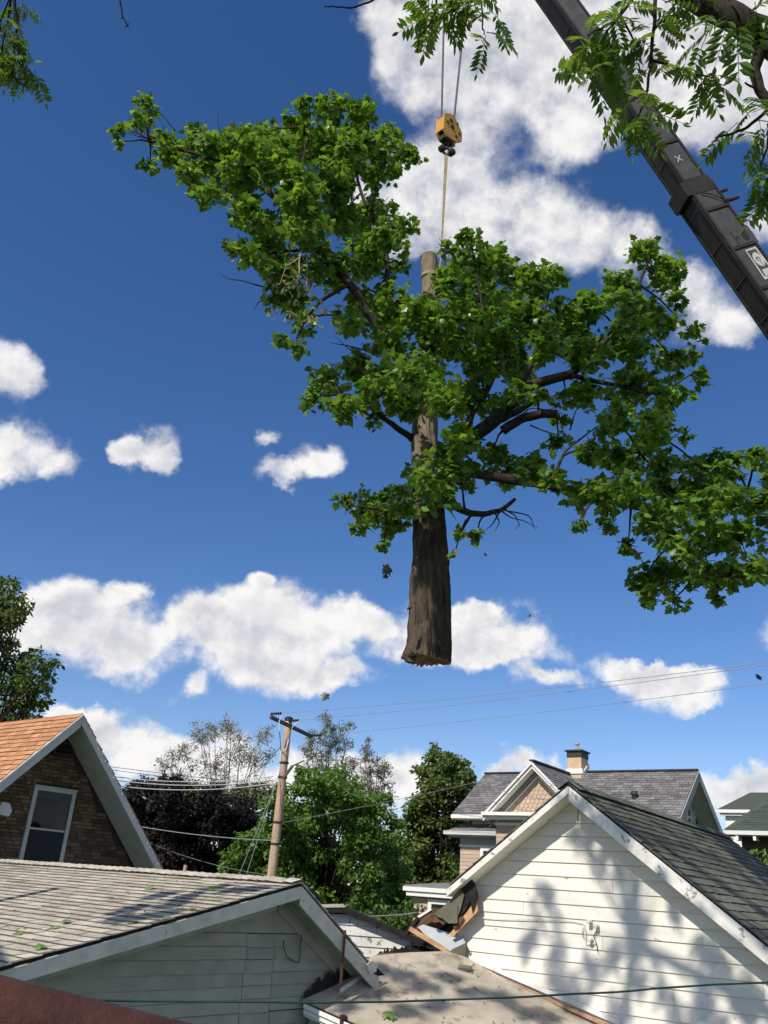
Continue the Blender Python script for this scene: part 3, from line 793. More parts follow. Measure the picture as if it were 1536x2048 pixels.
m = MB(); m.prism([rf.P(0, -.12, .05), rf.P(uR, -.12, uR * RT + .05), rf.P(uR, -.12, uR * RT - .02), rf.P(0, -.12, -.02)], rf.b * 1.9)
m.prism([rf.P(-.001, -.12, .05), rf.P(uLf, -.12, -.08), rf.P(uLf, -.12, -.14), rf.P(-.001, -.12, -.02)], rf.b * 1.9); rrf = m.build('roof', TARP, rear)
m = MB(); m.prism([rf.P(.0, -.13, .066), rf.P(uLf, -.13, -.064), rf.P(uLf, -.13, -.078), rf.P(0, -.13, .052)], rf.b * 1.9); m.build('roofing_sheet', ROLL, rear)
jag(rf, [(752, 1912), (790, 1902), (830, 1900), (880, 1898)], -.02, 14, .09, 7, .12).build('torn_flashing', TARP, rear)


# ------------------------------------------------------------------ loose pieces lying about
def pxbeam(name, p0, p1, w, h, mat, label, cat, up=None):
    m = MB(); m.beam(p0, p1, w, h, ZV if up is None else up); return tag(m.build(name, mat), label, cat)


def onW(x, y, v):
    u, z = wf.uz(x, y, v); return wf.P(u, v, z)


pxbeam('fallen_board', onW(820, 1857, .02), onW(925, 1921, .16), .05, .05, SPLIN, 'splintered raw wood board slanting across the gap beside the torn eave', 'board')
pxbeam('edge_trim', onW(922, 1921, .2), onW(1240, 2062, .22), .05, .03, SPLIN, 'long raw timber strip along the foot of the white wall', 'board')
pxbeam('edge_flashing', onW(930, 1912, .245), onW(1240, 2046, .262), .02, .05, WTRIM, 'white painted strip above the raw timber at the foot of the white wall', 'flashing')
m = MB(); m.prism([onW(835, 1854, .25), onW(846, 1849, .25), (onW(925, 1874, .22)), onW(933, 1890, .2), onW(905, 1906, .1), onW(865, 1886, .12)], wf.b * .01)
tag(m.build('metal_sheet', SHEET), 'pale blue-grey sheet metal panel leaning below the torn eave', 'sheet metal')
m = MB(); m.prism([onW(888, 1915, .05), onW(905, 1898, .1), onW(933, 1885, .16), onW(930, 1918, .16), onW(921, 1934, .12), onW(905, 1929, .06)], wf.b * .02)
tag(m.build('folded_panel', PANELG), 'dark folded grey panel scrap at the end of the sheet metal', 'panel scrap')
s0 = onshed(930, 1936, .03); m = MB(); m.box(s0, unit(np.array([1, -.3, 0])), unit(np.array([.3, 1, .3])), SN, .16, .10, .03)
tag(m.build('shingle_scrap', PANELG), 'small grey shingle scrap lying at the top of the shed roof', 'shingle scrap')
gq = [gf.uz(x, y, -.02) for x, y in ((686, 1860), (677, 1968))]
pxbeam('dangling_strip', gf.P(gq[0][0], -.05, gq[0][1]), gf.P(gq[1][0], -.05, gq[1][1]), .012, .03, ROTW, 'narrow rusty brown strip dangling from the garage eave', 'strip', up=gf.n)
pxbeam('loose_lath', onshed(680, 1982, .02), onshed(722, 1954, .03), .018, .05, PEEL, 'short white lath lying on the shed roof below the garage eave', 'lath', up=SN)
m = MB(); gq = [gf.uz(x, y, -.06) for x, y in ((734, 1930), (744, 1921), (756, 1930), (752, 1944), (742, 1948))]
m.prism([gf.P(u, -.06, z) for u, z in gq], gf.b * .02); m.build('rake_end', BTRIM, gar)
m = MB(); gq = [gf.uz(x, y, -.05) for x, y in ((752, 1932), (762, 1944), (770, 1950), (758, 1952), (749, 1947))]
m.prism([gf.P(u, -.05, z) for u, z in gq], gf.b * .015); m.build('torn_felt', TARP, gar)
m = MB(); gq = [gf.uz(x, y, -.06) for x, y in ((632, 1778), (645, 1790), (652, 1812), (648, 1822), (640, 1812), (634, 1796))]
m.prism([gf.P(u, -.0, z) for u, z in gq], gf.b * .2); m.build('torn_felt', TARP, gar)

# ------------------------------------------------------------------ brick house (far left)
bf = Fr(pt(165, 1428, 18.0), 50.0); BP = radians(46.5); BO = .75; BL = 9.0; BUL, BUR = 4.0, 3.5; bz0 = -bf.o[2]
bri = thing('brick_house', (bf.o[0], bf.o[1], 0), 'brown brick house with steep gable, orange shingle roof and wide pale eaves', 'house')
bl = -bf.w * cos(BP) - ZV * sin(BP); br = bf.w * cos(BP) - ZV * sin(BP)
m = MB(); slab(m, bf.P(0, 0, -.012), bf.b, BL, bl, BUL / cos(BP), .05); slab(m, bf.P(0, 0, -.012), bf.b, BL, br, BUR / cos(BP), .05)
broof = m.build('roof', OSHIN, bri)
shingles(broof, bf.P(0, -.03, -.004), bf.b, BL, bl, BUL / cos(BP), .15, .33, OSHIN, th=.016, limit=300, minpx=8, seed=31)
shingles(broof, bf.P(0, -.03, -.004), bf.b, BL, br, BUR / cos(BP), .15, .33, OSHIN, th=.016, limit=0, seed=33)
m = MB(); m.prism([bf.P(-.003, -.04, -.055), bf.P(-BUL, -.04, -.055 - BUL * tan(BP)), bf.P(-BUL, -.04, -.27 - BUL * tan(BP)), bf.P(-.003, -.04, -.27)], bf.b * .03); m.build('rake_board', BTRIM, bri)
m = MB(); m.prism([bf.P(0, -.055, -.01), bf.P(-BUL, -.055, -.01 - BUL * tan(BP)), bf.P(-BUL, -.055, -.054 - BUL * tan(BP)), bf.P(0, -.055, -.054)], bf.b * .05); m.build('drip_edge', WTRIM, bri)
m = MB(); m.prism([bf.P(.003, -.04, -.03), bf.P(BUR, -.04, -.03 - BUR * tan(BP)), bf.P(BUR, -.04, -.215 - BUR * tan(BP)), bf.P(.003, -.04, -.215)], bf.b * .03); rkb = m.build('rake_board', BTRIM, bri)
for sgn, U in ((-1, BUL), (1, BUR)):
    m = MB(); m.prism([bf.P(sgn * .01, -.01, -.185), bf.P(sgn * U, -.01, -.185 - U * tan(BP)), bf.P(sgn * U, -.01, -.20 - U * tan(BP)), bf.P(sgn * .01, -.01, -.20)], bf.b * (BO + .006)); m.build('soffit', BTRIM, bri)
# nail heads and peeling flakes along the right rake board
rs = random.Random(3); m = MB()
for i in range(34):
    u = .25 + i * .095 + rs.uniform(-.02, .02)
    m.box(bf.P(u, -.046, -.055 - u * tan(BP) - rs.uniform(0, .03)), bf.w, bf.b, ZV, .016, .01, .022)
o = m.build('paint_flakes', WTRIM, bri)
bwL, bwR = -3.6, 3.05
wl0, zt0 = bf.uz(70, 1571, BO); wr0, zt1 = bf.uz(154, 1581, BO); ztop = (zt0 + zt1) / 2; zbot = ztop - 1.62
m = MB(); m.prism([bf.P(bwL, BO + .05, bz0), bf.P(bwR, BO + .05, bz0), bf.P(bwR, BO + .05, -.2 - bwR * tan(BP)), bf.P(0, BO + .05, -.2), bf.P(bwL, BO + .05, -.2 + bwL * tan(BP))], bf.b * (BL - 1.2))
bwall = m.build('wall', MORT, bri)
bh, blen = .072, .225
bv = []
rs = random.Random(12)
for k in range(3):
    j = lambda a: rs.uniform(-a, a)
    v = [(x * (blen - .012) + j(.003), y, z * (bh - .011) + j(.002)) for x in (0, 1) for y in (0, .045) for z in (0, 1)]
    me = raw_mesh('brick', v, [(0, 1, 3, 2), (4, 6, 7, 5), (0, 4, 5, 1), (2, 3, 7, 6), (0, 2, 6, 4), (1, 5, 7, 3)]); me.materials.append(BRICK); bv.append(me)
bm_ = []
lou = [bf.uz(x, y, BO) for x, y in ((110, 1480), (144, 1516))]
for r_ in range(58):
    z = -.45 - r_ * bh
    half = (-z - .22) / tan(BP)
    u = -min(half, 3.6) + (r_ % 2) * blen / 2
    while u + blen < min(half, bwR):
        inwin = wl0 - .02 - blen < u < wr0 + .02 and zbot - .02 < z + bh and z < ztop + .01
        inlou = lou[0][0] - blen < u < lou[1][0] and lou[1][1] - bh < z < lou[0][1]
        if not inwin and not inlou:
            bm_.append(mat4(bf.P(u, BO + .006 + rs.uniform(-.003, .003), z), bf.w, bf.b, ZV))
        elif inwin and u < wl0 - .02 < u + blen and wl0 - .03 - u > .05:
            q = (wl0 - .025 - u) / blen; bm_.append(mat4(bf.P(u, BO + .006, z), bf.w * q, bf.b, ZV))
        elif inwin and u < wr0 + .02 < u + blen:
            q = (u + blen - wr0 - .025) / blen
            if q > .2: bm_.append(mat4(bf.P(wr0 + .025, BO + .006, z), bf.w * q, bf.b, ZV))
        u += blen
pieces(bwall, 'brick', bm_, bv, BRICK, limit=300, minpx=8, size=.225)
# window
win = None
m = MB(); T = .085; v0 = BO - .015
m.prism([bf.P(wl0, v0, ztop), bf.P(wr0, v0, ztop), bf.P(wr0 - T, v0, ztop - T), bf.P(wl0 + T, v0, ztop - T)], bf.b * .06)
m.prism([bf.P(wl0, v0, ztop), bf.P(wl0 + T, v0, ztop - T), bf.P(wl0 + T, v0, zbot + T), bf.P(wl0, v0, zbot)], bf.b * .06)
m.prism([bf.P(wr0, v0, ztop), bf.P(wr0, v0, zbot), bf.P(wr0 - T, v0, zbot + T), bf.P(wr0 - T, v0, ztop - T)], bf.b * .06)
m.prism([bf.P(wl0, v0, zbot), bf.P(wl0 + T, v0, zbot + T), bf.P(wr0 - T, v0, zbot + T), bf.P(wr0, v0, zbot)], bf.b * .06)
m.prism([bf.P(wl0 - .012, v0 - .02, ztop + .012), bf.P(wr0 + .012, v0 - .02, ztop + .012), bf.P(wr0 + .012, v0 - .02, ztop - .016), bf.P(wl0 - .012, v0 - .02, ztop - .016)], bf.b * .05)
win = m.build('window', BTRIM, bri)
zm = bf.uz(100, 1660, BO)[1]
gl = bpy.data.materials.new('clear_glass'); gl.use_nodes = True; gt = gl.node_tree; gt.nodes.clear()
go_ = gt.nodes.new('ShaderNodeOutputMaterial'); gtr = gt.nodes.new('ShaderNodeBsdfTransparent'); gtr.inputs[0].default_value = (.55, .58, .58, 1)
ggl = gt.nodes.new('ShaderNodeBsdfGlossy'); ggl.inputs['Roughness'].default_value = .03; gmx = gt.nodes.new('ShaderNodeMixShader'); gfz = gt.nodes.new('ShaderNodeFresnel')
gml = gt.nodes.new('ShaderNodeMath'); gml.operation = 'MULTIPLY'; gml.inputs[1].default_value = 0.5; gt.links.new(gfz.outputs[0], gml.inputs[0]); gt.links.new(gml.outputs[0], gmx.inputs[0]); gt.links.new(gtr.outputs[0], gmx.inputs[1]); gt.links.new(ggl.outputs[0], gmx.inputs[2]); gt.links.new(gmx.outputs[0], go_.inputs[0])
m = MB(); m.prism([bf.P(wl0 + T, v0 + .03, ztop - T), bf.P(wr0 - T, v0 + .03, ztop - T), bf.P(wr0 - T, v0 + .03, zm), bf.P(wl0 + T, v0 + .03, zm)], bf.b * .004); m.build('pane', gl, win)
m = MB(); m.prism([bf.P(wl0 + T, v0 + .02, zm - .02), bf.P(wr0 - T, v0 + .02, zm - .02), bf.P(wr0 - T, v0 + .02, zbot + T), bf.P(wl0 + T, v0 + .02, zbot + T)], bf.b * .004); m.build('screen', SCREEN, win)
m = MB(); m.prism([bf.P(wl0 + T, v0 + .012, zm + .016), bf.P(wr0 - T, v0 + .012, zm + .016), bf.P(wr0 - T, v0 + .012, zm - .02), bf.P(wl0 + T, v0 + .012, zm - .02)], bf.b * .03); m.build('sash_rail', BTRIM, win)
m = MB(); m.prism([bf.P(wl0 + T, v0 + .05, ztop - T), bf.P(wr0 - T, v0 + .05, ztop - T), bf.P(wr0 - T, v0 + .05, ztop - T - .14), bf.P(wl0 + T, v0 + .05, ztop - T - .13)], bf.b * .006); m.build('blind', CURT, win)
cw = []
for i in range(13):
    cw.append((wr0 - T - .26 + i * .02, .058 + .008 * (i % 2)))
m = MB(); m.add([bf.P(u, v0 + v, ztop - T) for u, v in cw] + [bf.P(u, v0 + v, zm - .1) for u, v in cw], [(i, i + 1, 14 + i, 13 + i) for i in range(12)]); m.build('curtain', CURT, win, fixn=False)
m = MB(); m.box(bf.P((wl0 + wr0) / 2, BO + .16, ztop - .8), bf.w, bf.b, ZV, wr0 - wl0, .18, 1.5)
m = MB(); m.prism([bf.P(wl0 + T, v0 + .075, ztop), bf.P(wr0 - T, v0 + .075, ztop), bf.P(wr0 - T, v0 + .075, zbot), bf.P(wl0 + T, v0 + .075, zbot)], bf.b * .004); m.build('dark_room', GLASS, win)
# louvre vent
lu0, lz0 = lou[0]; lu1, lz1 = lou[1]
m = MB()
for a, b, c, d in ((lu0, lu1, lz0, lz0 - .05), (lu0, lu1, lz1 + .05, lz1), (lu0, lu0 + .05, lz0, lz1), (lu1 - .05, lu1, lz0, lz1)):
    m.prism([bf.P(a, BO - .03, c), bf.P(b, BO - .03, c), bf.P(b, BO - .03, d), bf.P(a, BO - .03, d)], bf.b * .07)
lv = m.build('louvre_vent', M('brown_metal', (.07, .065, .062), (.05, .047, .045), rough=.6), bri)
for i in range(6):
    z = lz0 - .07 - i * (lz0 - lz1 - .1) / 6
    m = MB(); m.prism([bf.P(lu0 + .05, BO - .02, z - .04), bf.P(lu1 - .05, BO - .02, z - .04), bf.P(lu1 - .05, BO + .03, z), bf.P(lu0 + .05, BO + .03, z)], -ZV * .008); m.build('slat', MATS['brown_metal'], lv)
# wall anchors
for i, (x, y) in enumerate(((57, 1565), (69, 1565), (158, 1563), (2, 1574), (9, 1576), (200, 1601), (218, 1634), (240, 1673))):
    u, z = bf.uz(x, y, BO - .02); m = MB(); m.tube([bf.P(u, BO + .01, z), bf.P(u, BO - .03, z)], .014, 8); m.build('wall_anchor', ALU, bri)
# white hood lamp on the left of the window
hp = bf.P(*[(lambda q: (q[0], BO - .35, q[1]))(bf.uz(7, 1618, BO - .35))][0])
lamp = thing('hooded_lamp', hp, 'small white hooded outdoor lamp on a dark arm left of the brick house window', 'lamp')
m = MB(); hw = .11
m.add([hp + bf.w * a + bf.b * b + ZV * c for a, b, c in ((-.16, -.08, -.10), (.10, -.08, -.13), (.14, -.08, -.02), (.06, -.08, .11), (-.10, -.08, .12), (-.16, .12, -.10), (.10, .12, -.13), (.14, .12, -.02), (.06, .12, .11), (-.10, .12, .12))],
      [(0, 1, 2, 3, 4), (9, 8, 7, 6, 5), (0, 5, 6, 1), (2, 7, 8, 3), (3, 8, 9, 4), (4, 9, 5, 0)])
m.build('hood', WTRIM, lamp)
m = MB(); m.tube([hp + ZV * -.12 - bf.w * .08, hp + ZV * -.3 - bf.w * .08, hp + ZV * -.45 - bf.w * .08 + bf.b * .35], .03, 8); m.build('arm', DARKM, lamp)
m = MB(); m.tube([hp + bf.w * .02 - ZV * .10, hp + bf.w * .02 - ZV * .04], [.05, .03], 10); m.build('bulb', CERAM, lamp)
# stub post behind the garage ridge
pp = pt(366, 1745, 17); m = MB(); m.tube([pp * np.array([1, 1, 0]), pp + ZV * .14 + np.array([.03, 0, 0])], .035, 8); tag(m.build('post', WOODP), 'short weathered post tip sticking up behind the garage ridge', 'post')

# ------------------------------------------------------------------ tan house behind the white garage
ef = Fr(pt(1063, 1523, 27.0), -36.0); ez0 = -ef.o[2]
tan_h = thing('tan_house', (ef.o[0], ef.o[1], 0), 'large tan house with charcoal shingle roof, pediment gable and brick chimney behind the white garage', 'house')


def lap_rows(fr, u0, u1, z0, z1, v, ex=.115, th=.016, uf=None):
    m = MB(); n = int((z1 - z0) / ex); ex = (z1 - z0) / n
    for k in range(n):
        zb = z0 + k * ex; zt = zb + ex
        m.cur = random.random()
        m.add([fr.P(u0, v - .003, zt), fr.P(u1, v - .003, zt), fr.P(u1, v - th, zb), fr.P(u0, v - th, zb), fr.P(u1, v, zb), fr.P(u0, v, zb)], [(0, 1, 2, 3), (3, 2, 4, 5)])
    return m


EP = radians(43); EO = .5
ue = -ef.uz(965, 1625)[0]                     # half width at the eave
uw = -ef.uz(993, 1650, EO)[0]                 # half width of the wing wall
zc_ = ef.uz(1000, 1624)[1]                    # height of the pediment base
RV = 3.25; RZ = .10                           # main ridge behind the wing
Pr = ef.P(0, RV, RZ)
qr = onpl(1396, 1538, Pr, ef.n) - ef.o; URm = qr @ ef.w
ql = onpl(970, 1545, Pr, ef.n) - ef.o; ULm = ql @ ef.w
qe = onpl(1359, 1636, ef.P(URm, 0, 0), ef.w) - ef.o; VE, ZE = qe @ ef.b, qe[2]
MP = atan2(RZ - ZE, RV - VE)
# wing roof
wl_ = -ef.w * cos(EP) - ZV * sin(EP); wr_ = ef.w * cos(EP) - ZV * sin(EP)
m = MB(); SLw = ue / cos(EP)
slab(m, ef.P(0, 0, 0), ef.b, RV + .6, wl_, SLw, .06); slab(m, ef.P(0, 0, 0), ef.b, RV + .6, wr_, SLw, .06)
eroof = m.build('wing_roof', ASHIN, tan_h)
shingles(eroof, ef.P(0, .0, .004), ef.b, RV + .3, wr_, SLw, .15, .3, ASHIN, limit=0, seed=41, stagger=.37)
shingles(eroof, ef.P(0, .0, .004), ef.b, RV + .6, wl_, SLw, .15, .3, ASHIN, limit=0, seed=42, stagger=.37)
# main roof, both slopes
dn = ef.n * cos(MP) - ZV * sin(MP); db = ef.b * cos(MP) - ZV * sin(MP)
SLm = (RV - VE) / cos(MP)
m = MB(); slab(m, ef.P(ULm, RV, RZ), ef.w, URm - ULm, dn, SLm, .06); slab(m, ef.P(ULm, RV, RZ), ef.w, URm - ULm, db, SLm, .06)
emain = m.build('main_roof', ASHIN, tan_h)
shingles(emain, ef.P(ULm, RV, RZ + .004), ef.w, URm - ULm, dn, SLm, .15, .3, ASHIN, limit=0, seed=43, stagger=.37)
shingles(emain, ef.P(ULm, RV, RZ + .004), ef.w, URm - ULm, db, SLm, .15, .3, ASHIN, limit=0, seed=45, stagger=.37)
m = MB(); m.beam(ef.P(ULm, RV, RZ + .04), ef.P(URm, RV, RZ + .04), .16, .05); m.build('ridge_cap', DARKM, emain)
m = MB(); m.beam(ef.P(0, .0, .04), ef.P(0, RV - .2, .04), .16, .05); m.build('ridge_cap', DARKM, eroof)
# pediment: rake mouldings (two steps), raking soffit, dentils, scallops, base cornice
for s_ in (-1, 1):
    for (a, b, v) in ((-.005, -.09, -.03), (-.10, -.20, .03)):
        m = MB(); m.prism([ef.P(s_ * .005, v, a), ef.P(s_ * ue, v, a - ue * tan(EP)), ef.P(s_ * ue, v, b - ue * tan(EP)), ef.P(s_ * .005, v, b)], ef.b * .05); m.build('rake_moulding', WTRIM, tan_h)
    m = MB(); m.prism([ef.P(s_ * .01, .08, -.14), ef.P(s_ * ue, .08, -.14 - ue * tan(EP)), ef.P(s_ * ue, .08, -.17 - ue * tan(EP)), ef.P(s_ * .01, .08, -.17)], ef.b * (EO - .06)); m.build('raking_soffit', WTRIM, tan_h)
    m = MB(); m.prism([ef.P(s_ * .01, EO - .03, -.18), ef.P(s_ * ue, EO - .03, -.18 - ue * tan(EP)), ef.P(s_ * ue, EO - .03, -.36 - ue * tan(EP)), ef.P(s_ * .01, EO - .03, -.36)], ef.b * .025); m.build('raking_frieze', GREYT, tan_h)
    m = MB(); m.prism([ef.P(s_ * .01, EO - .045, -.36), ef.P(s_ * ue * .86, EO - .045, -.36 - ue * .86 * tan(EP)), ef.P(s_ * ue * .86, EO - .045, -.42 - ue * .86 * tan(EP)), ef.P(s_ * .01, EO - .045, -.42)], ef.b * .03); m.build('raking_trim', WTRIM, tan_h)
    m = MB()
    for i in range(26):
        u = .1 + i * ue / 27
        m.box(ef.P(s_ * u, EO - .07, -.26 - u * tan(EP)), ef.w, ef.b, ZV, .05, .08, .06)
    o = m.build('dentils', GREYT, tan_h); o['kind'] = 'stuff'
m = MB(); m.prism([ef.P(-ue, EO, zc_ - .02), ef.P(ue, EO, zc_ - .02), ef.P(0, EO, -.16)], ef.b * .1); pedw = m.build('pediment', TAN, tan_h)
m = MB(); hr = .13
for r_ in range(30):
    z = zc_ + .05 + r_ * hr
    half = (-z - .40 - hr) / tan(EP)
    if half < .1: break
    u = -half + (r_ % 2) * .075
    while u < half - .1:
        m.cur = random.random()
        m.add([ef.P(u + .005, EO - .006, z + hr + .03), ef.P(u + .145, EO - .006, z + hr + .03), ef.P(u + .145, EO - .022, z + .05), ef.P(u + .11, EO - .024, z), ef.P(u + .04, EO - .024, z), ef.P(u + .005, EO - .022, z + .05)], [(0, 1, 2, 3, 4, 5)]); u += .15
o = m.build('scallop_shingles', TAN, pedw, fixn=False); o['kind'] = 'stuff'
for (a, b, v) in ((0, -.10, -.06), (-.10, -.20, .06)):
    m = MB(); m.prism([ef.P(-ue - .02, v, zc_ + a), ef.P(ue + .02, v, zc_ + a), ef.P(ue + .02, v, zc_ + b), ef.P(-ue - .02, v, zc_ + b)], ef.b * (EO + .1 - v)); m.build('cornice', WTRIM, tan_h)
# wing wall with frieze and siding
zf = zc_ - .20; zs = ef.uz(1000, 1645, EO)[1]
m = MB(); m.prism([ef.P(-uw, EO, ez0), ef.P(uw, EO, ez0), ef.P(uw, EO, zf), ef.P(-uw, EO, zf)], ef.b * 3.0); ew = m.build('wall', TAN, tan_h)
m = MB(); m.prism([ef.P(-uw - .02, EO - .03, zf), ef.P(uw + .02, EO - .03, zf), ef.P(uw + .02, EO - .03, zs), ef.P(-uw - .02, EO - .03, zs)], ef.b * .1); m.build('frieze', GREYT, tan_h)
m = MB(); m.prism([ef.P(-uw - .04, EO - .05, zs), ef.P(uw + .04, EO - .05, zs), ef.P(uw + .04, EO - .05, zs - .09), ef.P(-uw - .04, EO - .05, zs - .09)], ef.b * .1); m.build('frieze_trim', WTRIM, tan_h)
o = lap_rows(ef, -uw, uw, ez0 + 1.2, zs - .09, EO).build('siding', TAN, ew, fixn=False); o['kind'] = 'stuff'
# main body walls
m = MB(); BV0 = VE + .55
m.prism([ef.P(ULm + .5, BV0, ez0), ef.P(URm - .65, BV0, ez0), ef.P(URm - .65, BV0, ZE + .15), ef.P(ULm + .5, BV0, ZE + .15)], ef.b * (2 * (RV - BV0)))
m.prism([ef.P(URm - .65, BV0, ZE + .1), ef.P(URm - .65, RV, RZ - .12), ef.P(URm - .65, 2 * RV - BV0, ZE + .1)], -ef.w * .2)
emw = m.build('wall', TAN, tan_h)
m = MB(); m.prism([ef.P(ULm, VE - .04, ZE + .02), ef.P(URm, VE - .04, ZE + .02), ef.P(URm, VE - .04, ZE - .10), ef.P(ULm, VE - .04, ZE - .10)], ef.b * .06); m.build('gutter', WTRIM, tan_h)
m = MB(); m.prism([ef.P(ULm, VE + .03, ZE - .09), ef.P(URm - .05, VE + .03, ZE - .09), ef.P(URm - .05, BV0, ZE - .09), ef.P(ULm, BV0, ZE - .09)], -ZV * .03); m.build('soffit', WTRIM, tan_h)
# gable-end eaves (right): barge boards and soffits
for d_, nm in ((dn, 'front'), (db, 'back')):
    m = MB(); nn = np.cross(ef.w, d_); nn = nn if nn[2] > 0 else -nn
    p0 = ef.P(URm, RV, RZ); m.prism([p0 - nn * .01, p0 + d_ * SLm - nn * .01, p0 + d_ * SLm - nn * .24, p0 - nn * .24], ef.w * .03); m.build('barge_board', GREYT if nm == 'front' else BTRIM, tan_h)
    p0 = ef.P(URm - .62, RV, RZ); m = MB(); m.prism([p0 - nn * .10, p0 + d_ * SLm - nn * .10, p0 + d_ * SLm - nn * .10 + ef.w * .61, p0 - nn * .10 + ef.w * .61], -nn * .03); m.build('soffit', BTRIM, tan_h)
# paired arched windows in the right gable end
gp = ef.P(URm - .65, 0, 0)


def onG(x, y):
    q = onpl(x, y, gp, ef.w) - ef.o; return q @ ef.b, q[2]


for (xa, ya, xb, yb) in ((1369, 1606, 1379, 1662), (1382, 1600, 1394, 1668)):
    v0_, zt_ = onG(xa, ya); v1_, _ = onG(xb, ya); zb_ = onG(xb, yb)[1]
    if v1_ < v0_: v0_, v1_ = v1_, v0_
    rad_ = (v1_ - v0_) / 2; cv = (v0_ + v1_) / 2

    def arch(r, z_top, dz0):
        P = [(cv - r, dz0)] + [(cv - r * cos(pi * i / 12), z_top + r * sin(pi * i / 12)) for i in range(13)] + [(cv + r, dz0)]
        return P
    oi_ = arch(rad_, zt_, zb_); ii_ = arch(rad_ * .62, zt_, zb_ + .1)
    m = MB(); P = lambda v, z, o_: ef.P(URm - .65 + o_, v, z)
    n_ = len(oi_)
    V = [P(v, z, .06) for v, z in oi_] + [P(v, z, .06) for v, z in ii_] + [P(v, z, 0) for v, z in oi_] + [P(v, z, .01) for v, z in ii_]
    m.add(V, [(i, i + 1, n_ + i + 1, n_ + i) for i in range(n_ - 1)] + [(i, 2 * n_ + i, 2 * n_ + i + 1, i + 1) for i in range(n_ - 1)] + [(n_ + i, n_ + i + 1, 3 * n_ + i + 1, 3 * n_ + i) for i in range(n_ - 1)] + [(0, n_, 2 * n_ - 1, n_ - 1)])
    aw = m.build('arched_window', WTRIM, tan_h)
    m = MB(); m.poly(*[P(v, z, .02) for v, z in ii_]); m.build('pane', GLASS, aw)
    zm_ = (zt_ + zb_) / 2
    m = MB(); m.box(P(cv, zm_, .035), ef.b, ef.w, ZV, rad_ * 1.25, .04, .07); m.build('sash_rail', WTRIM, aw)
# roof vent on the main slope
q = onpl(1269, 1598, Pr, np.cross(ef.w, dn)); nn = np.cross(ef.w, dn); nn = nn if nn[2] > 0 else -nn
q = onpl(1269, 1598, ef.P(0, RV, RZ), nn)
m = MB(); m.tube([q - nn * .05, q + ZV * .12, q + ZV * .125, q + ZV * .24], [.09, .08, .12, .10], 10); m.build('vent_pipe', DARKM, tan_h)
# chimney
cb = onpl(1149, 1545, ef.P(0, RV - .35, 0), ef.n); cw_ = .62
chm = MB(); hz = onpl(1149, 1503, ef.P(0, RV - .35, 0), ef.n)[2]
cc = np.array([cb[0], cb[1], (cb[2] + hz) / 2 - .3]) + ef.b * .3
chm.box(cc, ef.w, ef.b, ZV, .50, .60, hz - cb[2] + .6); ch = chm.build('chimney', TANB, tan_h)
topz = hz
m = MB(); m.box(np.array([cc[0], cc[1], topz - .09]), ef.w, ef.b, ZV, .53, .63, .2); m.build('collar', DARKM, ch)
m = MB(); m.box(np.array([cc[0], cc[1], topz + .03]), ef.w, ef.b, ZV, .64, .74, .05); m.build('cap', DARKM, ch)
m = MB(); m.tube([np.array([cc[0], cc[1], topz + .05]), np.array([cc[0], cc[1], topz + .26]), np.array([cc[0], cc[1], topz + .27]), np.array([cc[0], cc[1], topz + .34])], [.05, .05, .09, .09], 12); m.build('flue', ALU, ch)
m = MB(); zz = cb[2]; m.box(np.array([cc[0], cc[1], zz + .04]) + ef.n * .26, ef.w, ef.b, ZV, .6, .16, .16); m.box(np.array([cc[0], cc[1], zz + .10]) + ef.w * .29 + ef.n * .02, unit(ef.n + ZV * -.7), ef.w, unit(ZV + ef.n * .7), .66, .04, .15); m.build('flashing', WTRIM, ch)
# lower side bay with hip roof (left of the wing)
V1 = 1.0
gu0, gzz = ef.uz(890, 1662, V1); gu1 = -uw + .05; wu0 = ef.uz(921, 1700, V1 + .45)[0]
top_z = ef.uz(965, 1627, V1 + 1.1)[1]
m = MB(); a = ef.P(gu0, V1, gzz); b = ef.P(gu1, V1, gzz); c = ef.P(gu1, V1 + 1.5, top_z + .1); d = ef.P(gu0 + 1.25, V1 + 1.5, top_z + .1); e = ef.P(gu0, V1 + 3, gzz)
m.prism([a, b, c, d], -ZV * .05); m.prism([a, d, ef.P(gu0 + 1.25, V1 + 3, top_z + .1), e], -ZV * .05); hipr = m.build('bay_roof', ASHIN, tan_h)
e2h = unit(c - b)
nnh = np.cross(ef.w, e2h); nnh = nnh if nnh[2] > 0 else -nnh
shingles(hipr, ef.P(gu0, V1 + 1.5, top_z + .1) + nnh * .004, ef.w, gu1 - gu0, -e2h, np.linalg.norm(c - b), .15, .3, ASHIN, limit=0, seed=47, clip=lambda o_: ((o_ - ef.o) @ ef.w - gu0) > .85 * ((o_ - ef.o) @ ef.b - V1) - .1)
m = MB(); m.prism([ef.P(gu0 - .03, V1 - .08, gzz + .02), ef.P(gu1, V1 - .08, gzz + .02), ef.P(gu1, V1 - .05, gzz - .10), ef.P(gu0 - .03, V1 - .05, gzz - .10)], ef.b * .1); m.build('bay_gutter', WTRIM, tan_h)
m = MB(); m.prism([ef.P(gu0, V1, gzz - .09), ef.P(gu1, V1, gzz - .09), ef.P(gu1, V1 + .46, gzz - .13), ef.P(gu0, V1 + .46, gzz - .13)], -ZV * .03); m.build('soffit', GREYT, tan_h)
bw = V1 + .45; zf1 = gzz - .14; zf2 = ef.uz(940, 1690, bw)[1]
m = MB(); m.prism([ef.P(wu0, bw, ez0), ef.P(gu1, bw, ez0), ef.P(gu1, bw, zf1), ef.P(wu0, bw, zf1)], ef.b * 2.5); bw_o = m.build('wall', TAN, tan_h)
